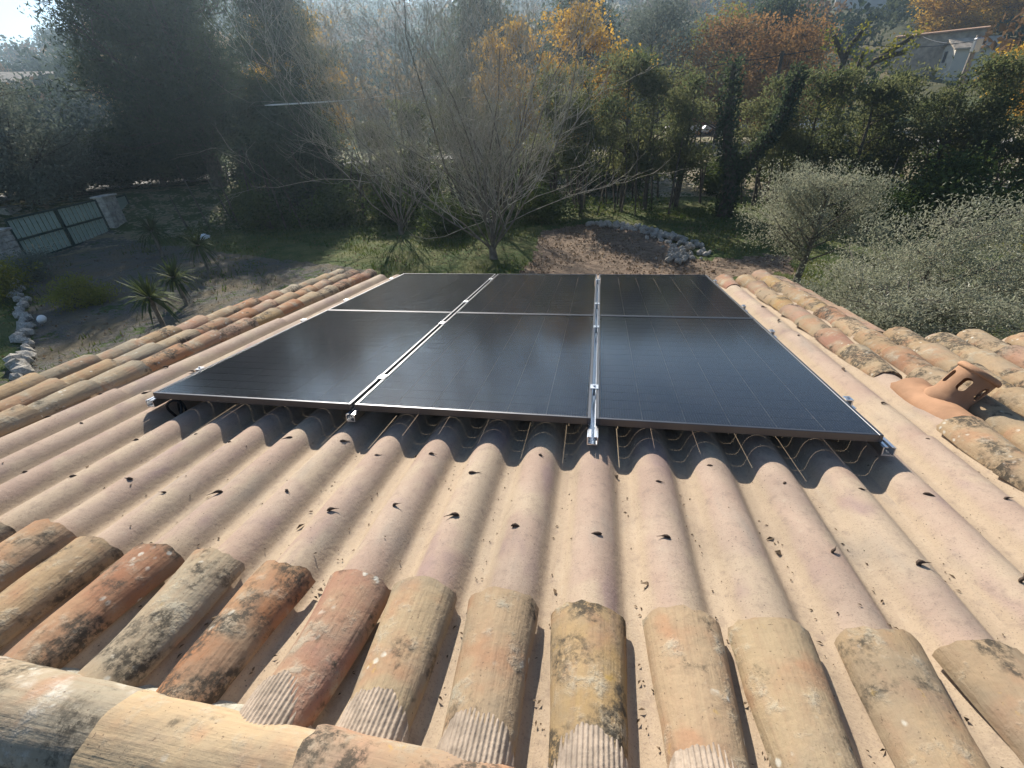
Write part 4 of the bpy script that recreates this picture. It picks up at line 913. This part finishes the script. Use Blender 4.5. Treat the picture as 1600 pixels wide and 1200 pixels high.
# far houses
def far_house(name, lab, x, y, rz, L, W, Hh, rise, wallm, roofm, wins, dz=0, base=3.0):
    t = thing(name, lab, 'house', (x, y, float(terr(x, y)) + dz), rz)
    g = Geo(); v = [(-L / 2, -W / 2, -base), (L / 2, -W / 2, -base), (L / 2, W / 2, -base), (-L / 2, W / 2, -base), (-L / 2, -W / 2, Hh), (L / 2, -W / 2, Hh), (L / 2, W / 2, Hh), (-L / 2, W / 2, Hh), (-L / 2, 0, Hh + rise), (L / 2, 0, Hh + rise)]
    g.add(v, [(0, 1, 5, 4), (2, 3, 7, 6)]); g.add(v, [(3, 0, 4, 8, 7), (1, 2, 6, 9, 5)]); link('wall', g.mesh('wall', wallm, False), t)
    g = Geo(); e = .35; s = rise / (W / 2); z0 = Hh - e * s + .03
    for sg in (1, -1):
        V = np.array([[(-L / 2 - e, sg * (W / 2 + e), z0), (L / 2 + e, sg * (W / 2 + e), z0)], [(-L / 2 - e, 0, Hh + rise + .03), (L / 2 + e, 0, Hh + rise + .03)]]); grid(g, V); grid(g, V + (0, 0, .16)); 
        g.add([V[0, 0], V[0, 1], V[0, 1] + (0, 0, .16), V[0, 0] + (0, 0, .16)], [(0, 1, 2, 3)])
        for j in (0, 1): g.add([V[0, j], V[1, j], V[1, j] + (0, 0, .16), V[0, j] + (0, 0, .16)], [(0, 1, 2, 3)])
    link('roof', g.mesh('roof', roofm, False), t)
    for (face, px, pz, ww, hh) in wins:
        g = Geo()
        if face == 'f': box(g, (px, -W / 2 - .005, pz), (ww, .09, hh))
        else: box(g, ((-L / 2 - .005) if face == 'l' else (L / 2 + .005), px, pz), (.09, ww, hh))
        w = link('window', g.mesh('window', M['wall_pale'], False), t)
        g = Geo()
        if face == 'f': box(g, (px, -W / 2 - .03, pz), (ww - .16, .06, hh - .16))
        else: box(g, ((-L / 2 - .03) if face == 'l' else (L / 2 + .03), px, pz), (.06, ww - .16, hh - .16))
        link('pane', g.mesh('pane', M['dark_glass'], False), w)
far_house('stone_house', 'long stone house with a grey shaded front on the slope at upper right', 41.5, 80.5, RAD(-28), 8.5, 5, 3.3, .25, M['wall_grey'], M['rooftile_far'], [], dz=.6)
far_house('gabled_house', 'small house with a white gable and dark window beside the stone house', 43.2, 76.5, RAD(-6), 4.5, 3.8, 1.5, .9, M['wall_pale'], M['wall_grey'], [('l', .2, .8, .9, 1.3)], dz=1.4)
far_house('hilltop_house', 'pale house with a low tiled roof high on the hill above the pollarded tree', 54, 140, RAD(-18), 9.5, 7, 2.9, 1.1, M['wall_blue'], M['rooftile_far'], [('f', -2.4, 1.5, 1.1, 1.3), ('f', 1.8, 1.5, 1.1, 1.3)], dz=.8)
far_house('roadside_house', 'grey roofed house among trees at the upper left', -100, 82, RAD(38), 9, 7, 2.6, 1.5, M['wall_blue'], M['wall_grey'], [('f', -2, 1.4, 1.1, 1.2), ('f', 2.4, 1.4, 1.1, 1.2)], dz=.6)

# ------------------------------------------------------------------ air
g = Geo(); box(g, (0, 0, 31), (900, 900, 66))
hm = bpy.data.materials.new('air'); hm.use_nodes = True; ht = hm.node_tree; ht.nodes.clear()
ho = ht.nodes.new('ShaderNodeOutputMaterial'); hv = ht.nodes.new('ShaderNodeVolumePrincipled')
hv.inputs['Color'].default_value = (.62, .82, 1, 1); hv.inputs['Density'].default_value = .0010; hv.inputs['Anisotropy'].default_value = .72  # volume added to stand in for lens glare and lighten the shadows
ht.links.new(hv.outputs[0], ho.inputs['Volume'])
tag(link('haze', g.mesh('haze', hm, False)), kind='stuff')
